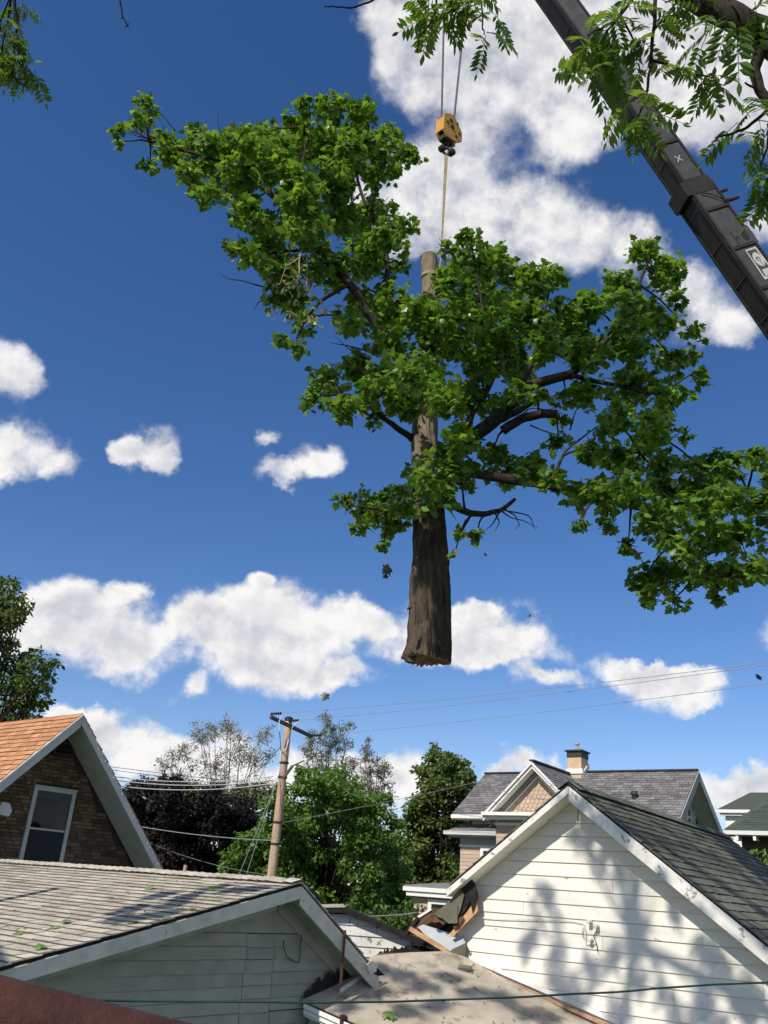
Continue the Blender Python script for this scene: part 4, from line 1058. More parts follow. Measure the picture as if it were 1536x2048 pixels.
m = MB(); m.prism([ef.P(wu0 - .01, bw - .03, zf1), ef.P(gu1, bw - .03, zf1), ef.P(gu1, bw - .03, zf2), ef.P(wu0 - .01, bw - .03, zf2)], ef.b * .06); m.build('frieze', GREYT, tan_h)
m = MB(); m.prism([ef.P(wu0 - .03, bw - .05, zf2), ef.P(gu1, bw - .05, zf2), ef.P(gu1, bw - .05, zf2 - .06), ef.P(wu0 - .03, bw - .05, zf2 - .06)], ef.b * .06); m.build('frieze_trim', WTRIM, tan_h)
o = lap_rows(ef, wu0, gu1, ez0 + 1.2, zf2 - .06, bw).build('siding', TAN, bw_o, fixn=False); o['kind'] = 'stuff'


def sash(fr, u0, u1, z0, z1, v, parent, T=.11):
    m = MB()
    for a, b, c, d in ((u0, u1, z1, z1 - T), (u0, u1, z0 + T, z0), (u0, u0 + T, z1 - T, z0 + T), (u1 - T, u1, z1 - T, z0 + T)):
        m.prism([fr.P(a, v - .06, c), fr.P(b, v - .06, c), fr.P(b, v - .06, d), fr.P(a, v - .06, d)], fr.b * .08)
    w_ = m.build('window', WTRIM, parent)
    m = MB(); m.prism([fr.P(u0 + T, v - .03, z1 - T), fr.P(u1 - T, v - .03, z1 - T), fr.P(u1 - T, v - .03, z0 + T), fr.P(u0 + T, v - .03, z0 + T)], fr.b * .006); m.build('pane', GLASS, w_)
    m = MB(); zm2 = (z0 + z1) / 2; m.prism([fr.P(u0 + T, v - .045, zm2 + .03), fr.P(u1 - T, v - .045, zm2 + .03), fr.P(u1 - T, v - .045, zm2 - .03), fr.P(u0 + T, v - .045, zm2 - .03)], fr.b * .02); m.build('sash_rail', WTRIM, w_)


su = ef.uz(962.5, 1700, bw)[0]; sash(ef, su, su + .95, zf2 - 1.7, zf2 - .06, bw - .016, tan_h)
# one-storey block further left with flat roof and white cornice
V2 = .2
cu0, cz0 = ef.uz(806, 1772, V2); lw0 = ef.uz(828, 1800, V2 + .3)[0]; cu1 = wu0 + 1.6
cz1 = ef.uz(810, 1777, V2)[1]
m = MB(); m.prism([ef.P(cu0, V2, cz0), ef.P(cu1, V2, cz0), ef.P(cu1, V2, cz0 - .13), ef.P(cu0, V2, cz0 - .13)], ef.b * 2.6); m.build('cornice', WTRIM, tan_h)
m = MB(); m.prism([ef.P(cu0 + .1, V2 + .06, cz0 - .133), ef.P(cu1, V2 + .06, cz0 - .133), ef.P(cu1, V2 + .06, cz0 - .27), ef.P(cu0 + .1, V2 + .06, cz0 - .27)], ef.b * 2.5); m.build('cornice', WTRIM, tan_h)
m = MB(); m.prism([ef.P(cu0 + .02, V2 + .02, cz0 + .004), ef.P(cu1, V2 + .02, cz0 + .004), ef.P(cu1, V2 + 2.6, cz0 + .18), ef.P(cu0 + .02, V2 + 2.6, cz0 + .18)], ZV * .04); m.build('porch_roof', ASHIN, tan_h)
lv_ = V2 + .3; lz1 = cz0 - .27; lz2 = ef.uz(840, 1795, lv_)[1]
m = MB(); m.prism([ef.P(lw0, lv_, ez0), ef.P(cu1, lv_, ez0), ef.P(cu1, lv_, lz1), ef.P(lw0, lv_, lz1)], ef.b * 2); lwo = m.build('wall', TAN, tan_h)
m = MB(); m.prism([ef.P(lw0 - .01, lv_ - .03, lz1), ef.P(cu1, lv_ - .03, lz1), ef.P(cu1, lv_ - .03, lz2), ef.P(lw0 - .01, lv_ - .03, lz2)], ef.b * .05); m.build('frieze', GREYT, tan_h)
o = lap_rows(ef, lw0, cu1, ez0 + .3, lz2, lv_).build('siding', TAN, lwo, fixn=False); o['kind'] = 'stuff'
su = ef.uz(858, 1810, lv_)[0]; sash(ef, su, su + 1.3, lz2 - 1.5, lz2 - .03, lv_ - .016, tan_h, T=.13)

# ------------------------------------------------------------------ ivy-clad house at the right edge
hf = Fr(pt(1443, 1662, 36.0), -36.0)
hse = thing('ivy_house', (hf.o[0], hf.o[1], 0), 'house with dark green hip roof, white brackets and ivy covered wall at the right edge', 'house')
best = None
for i in range(20, 60):
    p = radians(i); dv = unit(np.array([*(unit(hf.w + hf.b)[:2]), 0]) + ZV * tan(p) / sqrt(2))
    a = pj(hf.o + dv * .5); b = pj(hf.o + dv * 2.5); s_ = (b[1] - a[1]) / (b[0] - a[0])
    e_ = abs(s_ - (1572 - 1642) / (1536 - 1437.5))
    if best is None or e_ < best[0]: best = (e_, p)
HPp = best[1]; HW = 9.0; HH = 4.5
m = MB(); t_ = tan(HPp)
m.prism([hf.P(0, 0, 0), hf.P(HW, 0, 0), hf.P(HW - HH, HH, HH * t_), hf.P(HH, HH, HH * t_)], -ZV * .06)
m.prism([hf.P(0, 0, 0), hf.P(HH, HH, HH * t_), hf.P(0, 2 * HH, 0)], -ZV * .06)
hroof = m.build('roof', GROOF, hse)
e2r = unit(hf.n - ZV * t_)
shingles(hroof, hf.P(0, HH, HH * t_) + ZV * .006, hf.w, HW, e2r, HH / cos(HPp), .16, .35, GROOF, limit=0, seed=51, clip=lambda o_: ((o_ - hf.o) @ hf.w) > ((o_ - hf.o) @ hf.b) - .05 and ((o_ - hf.o) @ hf.w) < HW - ((o_ - hf.o) @ hf.b))
m = MB(); m.prism([hf.P(-.05, -.08, .03), hf.P(HW, -.08, .03), hf.P(HW, -.06, -.13), hf.P(-.05, -.06, -.13)], hf.b * .1); m.build('gutter', WTRIM, hse)
m = MB(); m.prism([hf.P(0, .02, -.12), hf.P(HW, .02, -.12), hf.P(HW, .7, -.12), hf.P(0, .7, -.12)], -ZV * .04); m.build('soffit', GREYT, hse)
for i in range(6):
    u = hf.uz(1439 + i * 35, 1671)[0]
    m = MB(); m.box(hf.P(u, .25, -.26), hf.w, hf.b, ZV, .11, .6, .16); m.build('bracket', WTRIM, hse)
m = MB(); m.prism([hf.P(.6, .7, -.16), hf.P(HW - .6, .7, -.16), hf.P(HW - .6, .7, -hf.o[2]), hf.P(.6, .7, -hf.o[2])], hf.b * 7); m.build('wall', BRICK, hse)
# dormer above
dq = Fr(pt(1470, 1606, 41.0), -36.0)
du0 = dq.uz(1433, 1618)[0]; du1 = dq.uz(1500, 1618)[0]; dz_ = dq.uz(1433, 1619)[1]
m = MB(); m.prism([dq.P(du0, 0, dz_), dq.P(du1 + 2.2, 0, dz_), dq.P(du1 + 2.2, 1.4, dz_ + .95), dq.P(du0 + 1.3, 1.4, dz_ + .95)], -ZV * .05); m.build('dormer_roof', GROOF, hse)
m = MB(); m.prism([dq.P(du0 - .05, -.05, dz_), dq.P(du1, -.05, dz_), dq.P(du1, -.05, dz_ - .14), dq.P(du0 - .05, -.05, dz_ - .14)], dq.b * .1); m.prism([dq.P(du0 + .12, .06, dz_ - .14), dq.P(du1, .06, dz_ - .14), dq.P(du1, .06, dz_ - .26), dq.P(du0 + .12, .06, dz_ - .26)], dq.b * .1); m.build('dormer_cornice', WTRIM, hse)
m = MB(); m.prism([dq.P(du0 + .3, .3, dz_ - .2), dq.P(du1, .3, dz_ - .2), dq.P(du1, .3, dz_ - 2.2), dq.P(du0 + .3, .3, dz_ - 2.2)], dq.b * 1.5); m.build('dormer_wall', WTRIM, hse)

# ------------------------------------------------------------------ utility pole and lines
PB = pt(560, 1600, 30.0); PX, PY = PB[0], PB[1]; PTOP = 9.25
pole = thing('utility_pole', (PX, PY, 0), 'tall wooden utility pole with crossarm standing behind the garage', 'utility pole')
m = MB(); m.tube([(PX, PY, z) for z in np.linspace(0, PTOP, 14)], list(np.linspace(.19, .125, 14)), 14); m.build('shaft', WOODP, pole, smooth=True)
m = MB(); m.tube([(PX, PY, PTOP - .02), (PX, PY, PTOP + .08), (PX, PY, PTOP + .12)], [.16, .15, .08], 14); m.build('cap', BWIRE, pole)
ca = Fr((PX, PY, PTOP - .25), 57.0)
arm0, arm1 = ca.P(-1.25, -.16, .12), ca.P(1.25, -.16, -.12)
m = MB(); m.beam(arm0, arm1, .09, .12); m.build('crossarm', M('grey_wood', (.13, .14, .12), (.085, .09, .08), scale=6, rough=.9, stretch=(1, 1, 1)), pole)
m = MB(); m.beam(ca.P(-.02, -.1, -.1), (PX - .02, PY - .14, PTOP - 1.0), .03, .05); m.build('arm_brace', MATS['grey_wood'], pole)


def disc_insulator(p, d, parent, nm='insulator', L_=.42):
    d = unit(d); m = MB(); P = [p]; R_ = [.02]
    for i in range(5):
        for f_, r in ((.1, .025), (.4, .055), (.6, .055), (.9, .025)):
            P.append(p + d * (L_ * (i + f_) / 5)); R_.append(r)
    P.append(p + d * (L_ + .05)); R_.append(.015)
    m.tube(P, R_, 8); m.build(nm, BWIRE, parent); return p + d * (L_ + .05)


dR = unit(np.array([.93, -.36, .05]))
i1 = disc_insulator(arm0 + ZV * .1, dR, pole); i2 = disc_insulator(np.array([PX, PY - .12, PTOP - .05]), dR, pole); i3 = disc_insulator(arm1 + ZV * .03, dR, pole)
m = MB(); m.beam((PX + .05, PY - .2, PTOP - 2.05), (PX + .35, PY - .5, PTOP - 1.65), .06, .09); m.build('side_bracket', MATS['grey_wood'], pole)
m = MB(); m.tube([i2, i2 + np.array([-.25, 0, -.25]), np.array([PX + .08, PY - .12, PTOP - .75]), np.array([PX + .02, PY - .14, PTOP - 1.1])], .018, 6); m.build('jumper', WWIRE, pole)
m = MB(); m.tube([i1, i1 + np.array([-.1, 0, -.3]), i1 + np.array([-.05, 0, -.6]), np.array([PX - .15, PY - .1, PTOP - 1.1]), np.array([PX - .12, PY - .1, PTOP - 1.5])], .018, 6); m.build('jumper', WWIRE, pole)
for zz in (PTOP - 1.5, PTOP - 2.0, PTOP - 3.5, PTOP - 4.2):
    m = MB(); m.tube([(PX, PY, zz - .03), (PX, PY, zz + .03)], .168 + .02 * (PTOP - zz) / PTOP, 14); m.build('band', DARKM, pole)


def wire(p0, p1, sag, r, mat, name, label, cat='power line', group=None, n=24):
    p0, p1 = np.asarray(p0, float), np.asarray(p1, float); P = []
    for i in range(n + 1):
        t = i / n; P.append(p0 + (p1 - p0) * t - ZV * sag * 4 * t * (1 - t))
    m = MB(); m.tube(P, r, 5); return tag(m.build(name, mat), label, cat, group)


RW = pt(1700, 1302, 19)
wire(i1, pt(1700, 1303, 20.0), .12, .008, WIRE, 'power_line', 'topmost of the thin grey lines running right from the pole top', group='lines from the pole')
wire(i2, pt(1700, 1306, 19.5), .12, .008, WIRE, 'power_line', 'second thin grey line from the pole top, just below the topmost', group='lines from the pole')
wire(i3, pt(1700, 1344, 19.5), .10, .007, WIRE, 'power_line', 'lower single grey line running right from the end of the crossarm', group='lines from the pole')
la = np.array([PX - .2, PY - .15, PTOP - 2.0])
for i, (x, y, mt, lb) in enumerate(((225, 1543, WWIRE, 'upper white service cable sagging left from the pole to the brick house'), (225, 1550, WWIRE, 'middle white service cable sagging left from the pole'), (225, 1562, WWIRE, 'lower white service cable sagging left from the pole'))):
    wire(la - ZV * (.12 * i) + np.array([-.1, 0, 0]), pt(x - 60, y, 27.5), .25, .015, mt, 'service_cable', lb, 'cable', 'white service cables')
for i, (x0, y0, x1, y1, lb) in enumerate(((180, 1528, 390, 1549, 'upper dark line crossing the low cloud left of the white cables'), (180, 1534, 390, 1556, 'middle dark line crossing the low cloud left of the white cables'), (180, 1547, 400, 1566, 'lower dark line crossing the low cloud left of the white cables'))):
    wire(pt(x0, y0, 38), pt(x1 + 300, y1 + 32, 44), .1, .012, BWIRE, 'far_line', lb, 'power line', 'dark lines behind the white cables')
wire((PX - .15, PY - .1, PTOP - 4.1), pt(180, 1634, 26), .12, .011, WWIRE, 'phone_cable', 'single pale cable sloping from the pole down to the brick house eave', 'cable')
wire((PX + .15, PY, PTOP - 3.5), pt(1000, 1553, 34), .05, .008, WIRE, 'phone_line', 'hair thin line from the pole across the trees to the tan house', 'power line')
wire(pt(200, 1640, 30), (PX - .1, PY, PTOP - 5.2), .25, .007, WIRE, 'phone_line', 'faint thin line crossing the dark purple tree', 'power line')
for i, (x0, x1) in enumerate(((470, 560), (486, 563))):
    wire(pt(x0, 1770, 26 + i), (PX - .1, PY - .1, PTOP - 1.9 + .1 * i), .0, .008, WIRE, 'guy_wire', ('left', 'right')[i] + ' one of the two thin guy wires slanting down from the pole', 'guy wire', 'guy wires of the pole')
wire(pt(560, 1806, 13.5), pt(860, 1822, 20), .06, .006, GWIRE, 'garden_line', 'thin dark line above the rear shed roof', 'line')
wire(pt(690, 1832, 13.6), pt(834, 1825, 20), .03, .012, WWIRE, 'garden_line', 'pale cord running from the rear shed to the tan house corner', 'line')
m = MB(); m.tube([(PX - .2, PY - .12, PTOP - 1.0), (PX - .6, PY - .2, PTOP - 1.6), (PX - 1.2, PY - .5, PTOP - 2.15)], .012, 5); m.build('tap_wire', BWIRE, pole)
m = MB(); m.tube([np.array([PX + .35, PY - .5, PTOP - 1.65]), np.array([PX + .75, PY - .6, PTOP - 1.45])], .022, 6); m.build('tap_insulator', BWIRE, pole)

# ------------------------------------------------------------------ foliage tools
def leaf_template(kind):
    if kind == 'maple':
        half = [(0.0, 0.0), (.18, -.10), (.46, -.05), (.36, .16), (.60, .42), (.44, .47), (.30, .54), (.30, .74), (.13, .82), (0.0, 1.06)]
        pts = half + [(-x, y) for x, y in half[-2:0:-1]]
        V = [(0, .34, 0.0)] + [(x, y, -.30 * abs(x) ** 1.3 - .10 * max(0, y - .4)) for x, y in pts]
        n = len(pts); F = [(0, 1 + i, 1 + (i + 1) % n) for i in range(n)]
    elif kind == 'oval':
        V = [(0, 0, 0), (.26, .35, -.10), (.20, .72, -.12), (0, 1.0, -.10), (-.20, .72, -.12), (-.26, .35, -.10), (0, .5, .0)]
        F = [(6, 0, 1), (6, 1, 2), (6, 2, 3), (6, 3, 4), (6, 4, 5), (6, 5, 0)]
    else:                                   # small far leaf: a bent kite
        V = [(0, 0, 0), (.32, .45, -.12), (0, 1, -.06), (-.32, .45, -.12)]
        F = [(0, 1, 2), (0, 2, 3)]
    return np.array(V, float), np.array(F)


def rot_from(nrm, dirn):
    """rotation matrices (M,3,3) with local z = nrm and local y ~ dirn"""
    z = nrm / np.linalg.norm(nrm, axis=1, keepdims=True)
    y = dirn - (dirn * z).sum(1, keepdims=True) * z
    y /= np.linalg.norm(y, axis=1, keepdims=True) + 1e-9
    x = np.cross(y, z)
    return np.stack([x, y, z], axis=2)


def foliage_mesh(name, pos, nrm, dirn, size, kind, rng=RNG, off=(0, 0, 0)):
    V, F = leaf_template(kind); Mn = len(pos)
    R = rot_from(nrm, dirn) * size[:, None, None]
    P = np.einsum('mij,kj->mki', R, V) + (pos - np.asarray(off))[:, None, :]
    FF = (F[None] + (np.arange(Mn) * len(V))[:, None, None]).reshape(-1, 3)
    at = np.repeat(rng.random(Mn), len(V))
    return raw_mesh(name, P.reshape(-1, 3), FF, at)


def sphere_pts(n, rng=RNG):
    v = rng.normal(size=(n, 3)); return v / np.linalg.norm(v, axis=1, keepdims=True)


def clump_leaves(cents, rads, per, sub=7, subr=.42, up=.55, out=.5, rng=RNG, flat=.8):
    """leaves in sub-clumps on the shells of the given balls; returns positions, normals, pointing directions"""
    PP, NN, DD = [], [], []
    for c, r in zip(cents, rads):
        n = max(6, int(per * (r ** 2)))
        k = max(3, int(sub))
        sc = sphere_pts(k, rng) * (rng.random((k, 1)) ** .35) * r * .80
        which = rng.integers(0, k, n)
        q = sphere_pts(n, rng) * (rng.random((n, 1)) ** .5) * r * subr
        q[:, 2] *= flat
        p = c + sc[which] + q
        o = q / (np.linalg.norm(q, axis=1, keepdims=True) + 1e-6)
        nr = o * out + np.array([0, 0, up]) + rng.normal(size=(n, 3)) * .45
        d = o + np.array([0, 0, -.35]) + rng.normal(size=(n, 3)) * .5
        PP.append(p); NN.append(nr); DD.append(d)
    return np.concatenate(PP), np.concatenate(NN), np.concatenate(DD)


def limb(m, pts, r0, r1, seg=7, wob=0.0, n=6, rng=random.Random(4)):
    pts = [np.asarray(p, float) for p in pts]; P = []
    for a, b in zip(pts[:-1], pts[1:]):
        for i in range(n if len(pts) > 2 else n * 2):
            t = i / (n if len(pts) > 2 else n * 2)
            P.append(a + (b - a) * t + np.array([rng.gauss(0, wob) for _ in range(3)]) * (1 if i else 0))
    P.append(pts[-1])
    # light smoothing
    Q = [P[0]] + [(P[i - 1] + 2 * P[i] + P[i + 1]) / 4 for i in range(1, len(P) - 1)] + [P[-1]]
    rr = [r0 + (r1 - r0) * i / (len(Q) - 1) for i in range(len(Q))]
    m.tube(Q, rr, seg)
    return Q


def tree(name, label, spots, depth, leaf, mat, lsize, per, trunk_px, bark=BARKD, cat='tree', group=None, sub=7, subr=.45, dj=.35, trunk_r=.22, seed=1, up=.5, visible_limbs=True, twigs=0):
    """a standing tree: px spots give the crown's clumps; depth spread makes the crown round"""
    rg = np.random.default_rng(seed); rr = random.Random(seed)
    C_, R_ = [], []
    xs = [s[0] for s in spots]; mid = sum(xs) / len(xs); spanx = (max(xs) - min(xs)) / 2 + 1
    for (x, y, r) in spots:
        k = max(0., 1 - ((x - mid) / spanx) ** 2) ** .5
        dd = rr.uniform(-1, 1) * dj * k * spanx * depth / FPX
        p = pt(x, y, depth + dd); C_.append(p); R_.append(r * depth / FPX)
        if k > .5:                            # back side of the crown
            p2 = pt(x + rr.uniform(-20, 20), y + rr.uniform(-20, 20), depth + abs(dd) + dj * k * spanx * depth / FPX * .8); C_.append(p2); R_.append(r * .9 * depth / FPX)
    base = pt(trunk_px[0], trunk_px[1], depth); base[2] = 0
    t = thing(name, base, label, cat, group)
    P, Nn, Dd = clump_leaves(C_, R_, per, sub=sub, subr=subr, up=up, rng=rg)
    sz = lsize * rg.uniform(.7, 1.25, len(P))
    me = foliage_mesh('crown', P, Nn, Dd, sz, leaf, rg, base)
    o = mesh_obj('crown', me, mat, t); o['kind'] = 'stuff'
    topc = np.mean(C_, axis=0)
    m = MB(); fork = np.array([base[0], base[1], max(1.5, topc[2] * .45)])
    limb(m, [base, fork * np.array([1, 1, .5]) + np.array([.1, 0, 0]), fork], trunk_r, trunk_r * .7, 10, .02)
    m.build('trunk', bark, t, smooth=True)
    m = MB()
    for c, r in zip(C_, R_):
        a = fork + (c - fork) * .4 + np.array([rr.gauss(0, .2), rr.gauss(0, .2), .3])
        limb(m, [fork, a, c], trunk_r * .26, .012, 5, .04, 4, rr)
        for _ in range(twigs):
            e = c + sphere_pts(1, rg)[0] * r * .9
            limb(m, [c, e], .014, .005, 4, .02, 3, rr)
    m.build('limbs', bark, t, smooth=True)
    return t


# ------------------------------------------------------------------ trees behind the houses
tree('purple_maple', 'dark purple leaved maple behind the garage, left of the pole',
     [(280, 1600, 45), (320, 1585, 40), (360, 1590, 40), (300, 1650, 55), (350, 1640, 55), (400, 1640, 50), (440, 1650, 45), (420, 1600, 40), (470, 1620, 38), (390, 1690, 60), (330, 1700, 55), (450, 1700, 50), (270, 1660, 40), (500, 1650, 35), (480, 1690, 45), (255, 1590, 30), (310, 1740, 50), (400, 1740, 50), (480, 1750, 40), (520, 1700, 40), (350, 1570, 22)],
     37, 'kite', LEAF_PUR, .17, 1100, (390, 1760), seed=2, dj=.5)
tree('green_ash', 'bright green leafy tree behind the garage, right of the utility pole',
     [(620, 1560, 34), (655, 1570, 40), (690, 1590, 42), (640, 1610, 52), (600, 1620, 50), (560, 1640, 40), (520, 1680, 38), (480, 1690, 30), (700, 1640, 56), (750, 1650, 45), (770, 1690, 45), (650, 1670, 60), (590, 1690, 55), (720, 1710, 58), (660, 1740, 60), (600, 1750, 55), (540, 1720, 50), (500, 1730, 40), (780, 1750, 45), (740, 1780, 50), (680, 1800, 52), (640, 1810, 45), (580, 1790, 50), (790, 1800, 40), (725, 1610, 34), (755, 1600, 26), (590, 1575, 26), (545, 1610, 26), (460, 1720, 28), (610, 1545, 20), (700, 1840, 40), (760, 1840, 40)],
     34, 'kite', LEAF_GRN, .18, 1050, (640, 1850), seed=3, dj=.5)
tree('linden', 'tall dense dark green tree left of the tan house',
     [(880, 1530, 26), (910, 1535, 30), (860, 1550, 34), (930, 1560, 26), (890, 1570, 42), (850, 1595, 40), (920, 1600, 36), (830, 1630, 40), (880, 1630, 48), (920, 1650, 40), (820, 1680, 46), (870, 1690, 50), (910, 1700, 44), (800, 1720, 40), (850, 1740, 50), (900, 1750, 46), (890, 1515, 18), (780, 1760, 36), (840, 1790, 44), (900, 1790, 40), (945, 1585, 18), (935, 1640, 26)],
     40, 'kite', LEAF_DRK, .20, 1000, (870, 1800), seed=4, dj=.6)
tree('shrub', 'bright leafy bush over the rear shed roof beside the tan house porch',
     [(800, 1835, 26), (770, 1830, 26), (735, 1830, 24), (815, 1815, 20), (825, 1850, 20), (785, 1850, 26), (840, 1860, 18)],
     22, 'oval', LEAF_IVY, .13, 900, (780, 1860), cat='shrub', seed=5, dj=.5, trunk_r=.06, sub=9)
tree('oak', 'big dark leaved tree above the brick house roof at the left edge',
     [(10, 1180, 34), (35, 1210, 30), (0, 1230, 40), (40, 1235, 26), (-20, 1270, 50), (20, 1290, 26), (10, 1330, 34), (50, 1320, 26), (85, 1320, 24), (110, 1325, 18), (60, 1350, 34), (20, 1380, 40), (80, 1370, 26), (40, 1400, 34), (85, 1395, 18), (0, 1430, 34), (55, 1430, 14), (-50, 1350, 60), (-60, 1220, 50), (-70, 1430, 60), (30, 1440, 20), (80, 1432, 14), (45, 1340, 20), (5, 1160, 14)],
     27, 'oval', LEAF_DRK, .17, 620, (-60, 1500), seed=6, dj=.5, sub=8, trunk_r=.3)
SPR = dict(leaf='oval', mat=LEAF_SPR, lsize=.11, per=260, bark=TWIGM, sub=14, subr=.28, dj=.5, trunk_r=.16, twigs=22, group='sparse trees just coming into leaf')
tree('sparse_tree', 'sparse grey tree with few young leaves left of the pole top',
     [(430, 1460, 30), (455, 1455, 28), (400, 1480, 30), (480, 1480, 28), (520, 1480, 26), (370, 1510, 30), (410, 1530, 40), (460, 1520, 40), (510, 1530, 36), (440, 1570, 44), (490, 1580, 40), (380, 1570, 36), (540, 1510, 20), (535, 1570, 30), (400, 1600, 40), (500, 1610, 40)], 47, trunk_px=(455, 1640), seed=7, **SPR)
tree('sparse_tree', 'small thin sparse tree next to the brick house eave',
     [(345, 1510, 20), (340, 1535, 24), (330, 1560, 24), (360, 1550, 22), (350, 1580, 26), (325, 1590, 20)], 46, trunk_px=(345, 1620), seed=8, **SPR)
SPR2 = dict(SPR); SPR2.update(per=420, mat=leafmat('olive_leaf', (.17, .19, .10), (.10, .14, .065), .3))
tree('sparse_tree', 'tall upright sparse tree just right of the pole',
     [(655, 1450, 22), (640, 1475, 24), (680, 1460, 24), (690, 1490, 24), (660, 1495, 30), (630, 1510, 28), (690, 1530, 30), (650, 1540, 36), (615, 1540, 24), (670, 1570, 36), (620, 1580, 26), (700, 1450, 14), (612, 1500, 14)], 48, trunk_px=(660, 1640), seed=9, **SPR2)
tree('sparse_tree', 'sparse tree with pale trunk between the green tree and the dark tree',
     [(735, 1510, 20), (755, 1520, 22), (770, 1540, 22), (740, 1550, 30), (770, 1570, 26), (745, 1590, 30), (780, 1600, 22), (720, 1570, 26), (730, 1495, 12)], 47, trunk_px=(750, 1640), seed=10, **SPR2)
tree('olive_tree', 'olive green bushy tree top behind the purple maple',
     [(370, 1590, 24), (400, 1585, 24), (440, 1590, 26), (480, 1590, 26), (520, 1595, 26), (350, 1600, 20), (550, 1590, 22), (420, 1610, 30), (500, 1615, 30)],
     43, 'kite', leafmat('olive_leaf_dense', (.075, .10, .03), (.11, .135, .045), .25), .2, 600, (450, 1640), seed=12, dj=.4)
# ivy on the right-hand house
rg = np.random.default_rng(5); n_ = 5200
iu = rg.uniform(.5, HW - .5, n_); iz = -rg.random(n_) ** .8 * 5.0 - .55 - .12 * np.sin(iu * 3)
Pp = hf.o + np.outer(iu, hf.w) + np.outer(np.full(n_, .62) - rg.random(n_) * .18, hf.b) + np.outer(iz, ZV)
me = foliage_mesh('ivy', Pp, np.tile(hf.n, (n_, 1)) + rg.normal(size=(n_, 3)) * .35 + ZV * .4, np.tile(-ZV, (n_, 1)) + rg.normal(size=(n_, 3)) * .4, .2 * rg.uniform(.7, 1.3, n_), 'oval', rg, (hf.o[0], hf.o[1], 0))
ivy = mesh_obj('ivy', me, LEAF_IVY, None, (hf.o[0], hf.o[1], 0)); tag(ivy, 'green ivy covering the wall under the dark green roof', 'ivy', kind='stuff')

# the far wood that closes the view behind the gardens
rg = np.random.default_rng(31); n_ = 9000
fx = rg.uniform(-75, 75, n_); hgt = 5.5 + 1.8 * np.sin(fx * .21) + 1.2 * np.sin(fx * .53 + 1)
Pp = np.stack([fx, 78 + rg.uniform(-4, 4, n_), hgt * rg.random(n_) ** .7], 1)
me = foliage_mesh('far_wood', Pp, np.tile(np.array([0, -1, .6]), (n_, 1)) + rg.normal(size=(n_, 3)) * .5, rg.normal(size=(n_, 3)) + np.array([0, 0, -.4]), rg.uniform(.6, 1.3, n_), 'oval', rg)
fw = mesh_obj('far_wood', me, LEAF_DRK, None); tag(fw, 'dark mass of distant trees behind the gardens', 'wood', kind='stuff')

# ------------------------------------------------------------------ the lifted maple
HY = 12.6


def hp_(x, y, dy=0.0):
    return atY(x, y, HY + dy)


def pxr(p, r):
    return r * ((p - CO) @ CF) / FPX


base_m = hp_(856, 1322)
maple = thing('lifted_maple', base_m, 'big sawn-off leafy maple hanging in the air from the crane sling', 'tree')
TC = [(858, 513, 33), (861, 560, 34), (862, 620, 38), (858, 700, 42), (852, 790, 47), (848, 880, 54), (854, 960, 60), (859, 1040, 66), (862, 1120, 72), (860, 1180, 80), (858, 1240, 83), (857, 1290, 86), (854, 1312, 94), (853, 1321, 97)]
ty = np.array([t[1] for t in TC], float)
NS, NR = 220, 88
V = []; 
for i in range(NR * 2):
    y = 513 + (1321 - 513) * i / (NR * 2 - 1)
    cx = np.interp(y, ty, [t[0] for t in TC]); wd = np.interp(y, ty, [t[2] for t in TC])
    c = hp_(cx, y); r = pxr(c, wd / 2)
    zz = c[2]
    for k in range(NS // 2):
        an = 2 * pi * k / (NS // 2)
        tw = an + zz * .22
        nx, ny = cos(tw) * 3.6, sin(tw) * 3.6
        ridge = 1 - abs(noise.noise(Vector((nx * 1.9, ny * 1.9, zz * .9))) * 2)
        fine = noise.noise(Vector((nx * 5, ny * 5, zz * 2.6)))
        big = noise.noise(Vector((cos(tw) * 1.1, sin(tw) * 1.1, zz * .7 + 5)))
        k_low = max(0.0, min(1.0, (y - 1000) / 300))
        fur = max(0.0, .30 - abs(noise.noise(Vector((nx * 1.5 + 3, ny * 1.5, zz * .55))))) / .30
        q = r * (1 + .08 * (.4 + k_low) * (ridge - .5) + .05 * fine + (.03 + .10 * k_low) * big - (.07 + .10 * k_low) * fur ** 1.5)
        V.append((c[0] + q * cos(an), c[1] + q * sin(an), zz + (.05 * fine + .06 * big if y > 1312 else 0)))
n2 = NS // 2; n3 = NR * 2
F = np.array([(i * n2 + k, (i + 1) * n2 + k, (i + 1) * n2 + (k + 1) % n2, i * n2 + (k + 1) % n2) for i in range(n3 - 1) for k in range(n2)])
me = raw_mesh('trunk', np.array(V) - base_m, F, smooth=False)
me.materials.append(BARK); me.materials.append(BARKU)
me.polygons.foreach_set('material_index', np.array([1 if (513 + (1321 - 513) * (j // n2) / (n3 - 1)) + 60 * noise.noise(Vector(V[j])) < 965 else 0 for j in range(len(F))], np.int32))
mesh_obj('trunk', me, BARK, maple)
bot = np.array(V[-n2:]); cb_ = bot.mean(0); top = np.array(V[:n2]); ct_ = top.mean(0)
m = MB(); ring2 = [cb_ + (p - cb_) * .55 + ZV * (.03 + .05 * noise.noise(Vector(p * 3))) for p in bot]
m.add(list(bot * .985 + cb_ * .015) + ring2 + [cb_ + ZV * .06], [(k, (k + 1) % n2, n2 + (k + 1) % n2, n2 + k) for k in range(n2)] + [(n2 + k, n2 + (k + 1) % n2, 2 * n2) for k in range(n2)])
m.build('lower_cut_face', CUT, maple)
m = MB(); m.add(list(top) + [ct_ + ZV * .012], [(k, (k + 1) % n2, n2) for k in range(n2)]); m.build('upper_cut_face', CUT, maple)
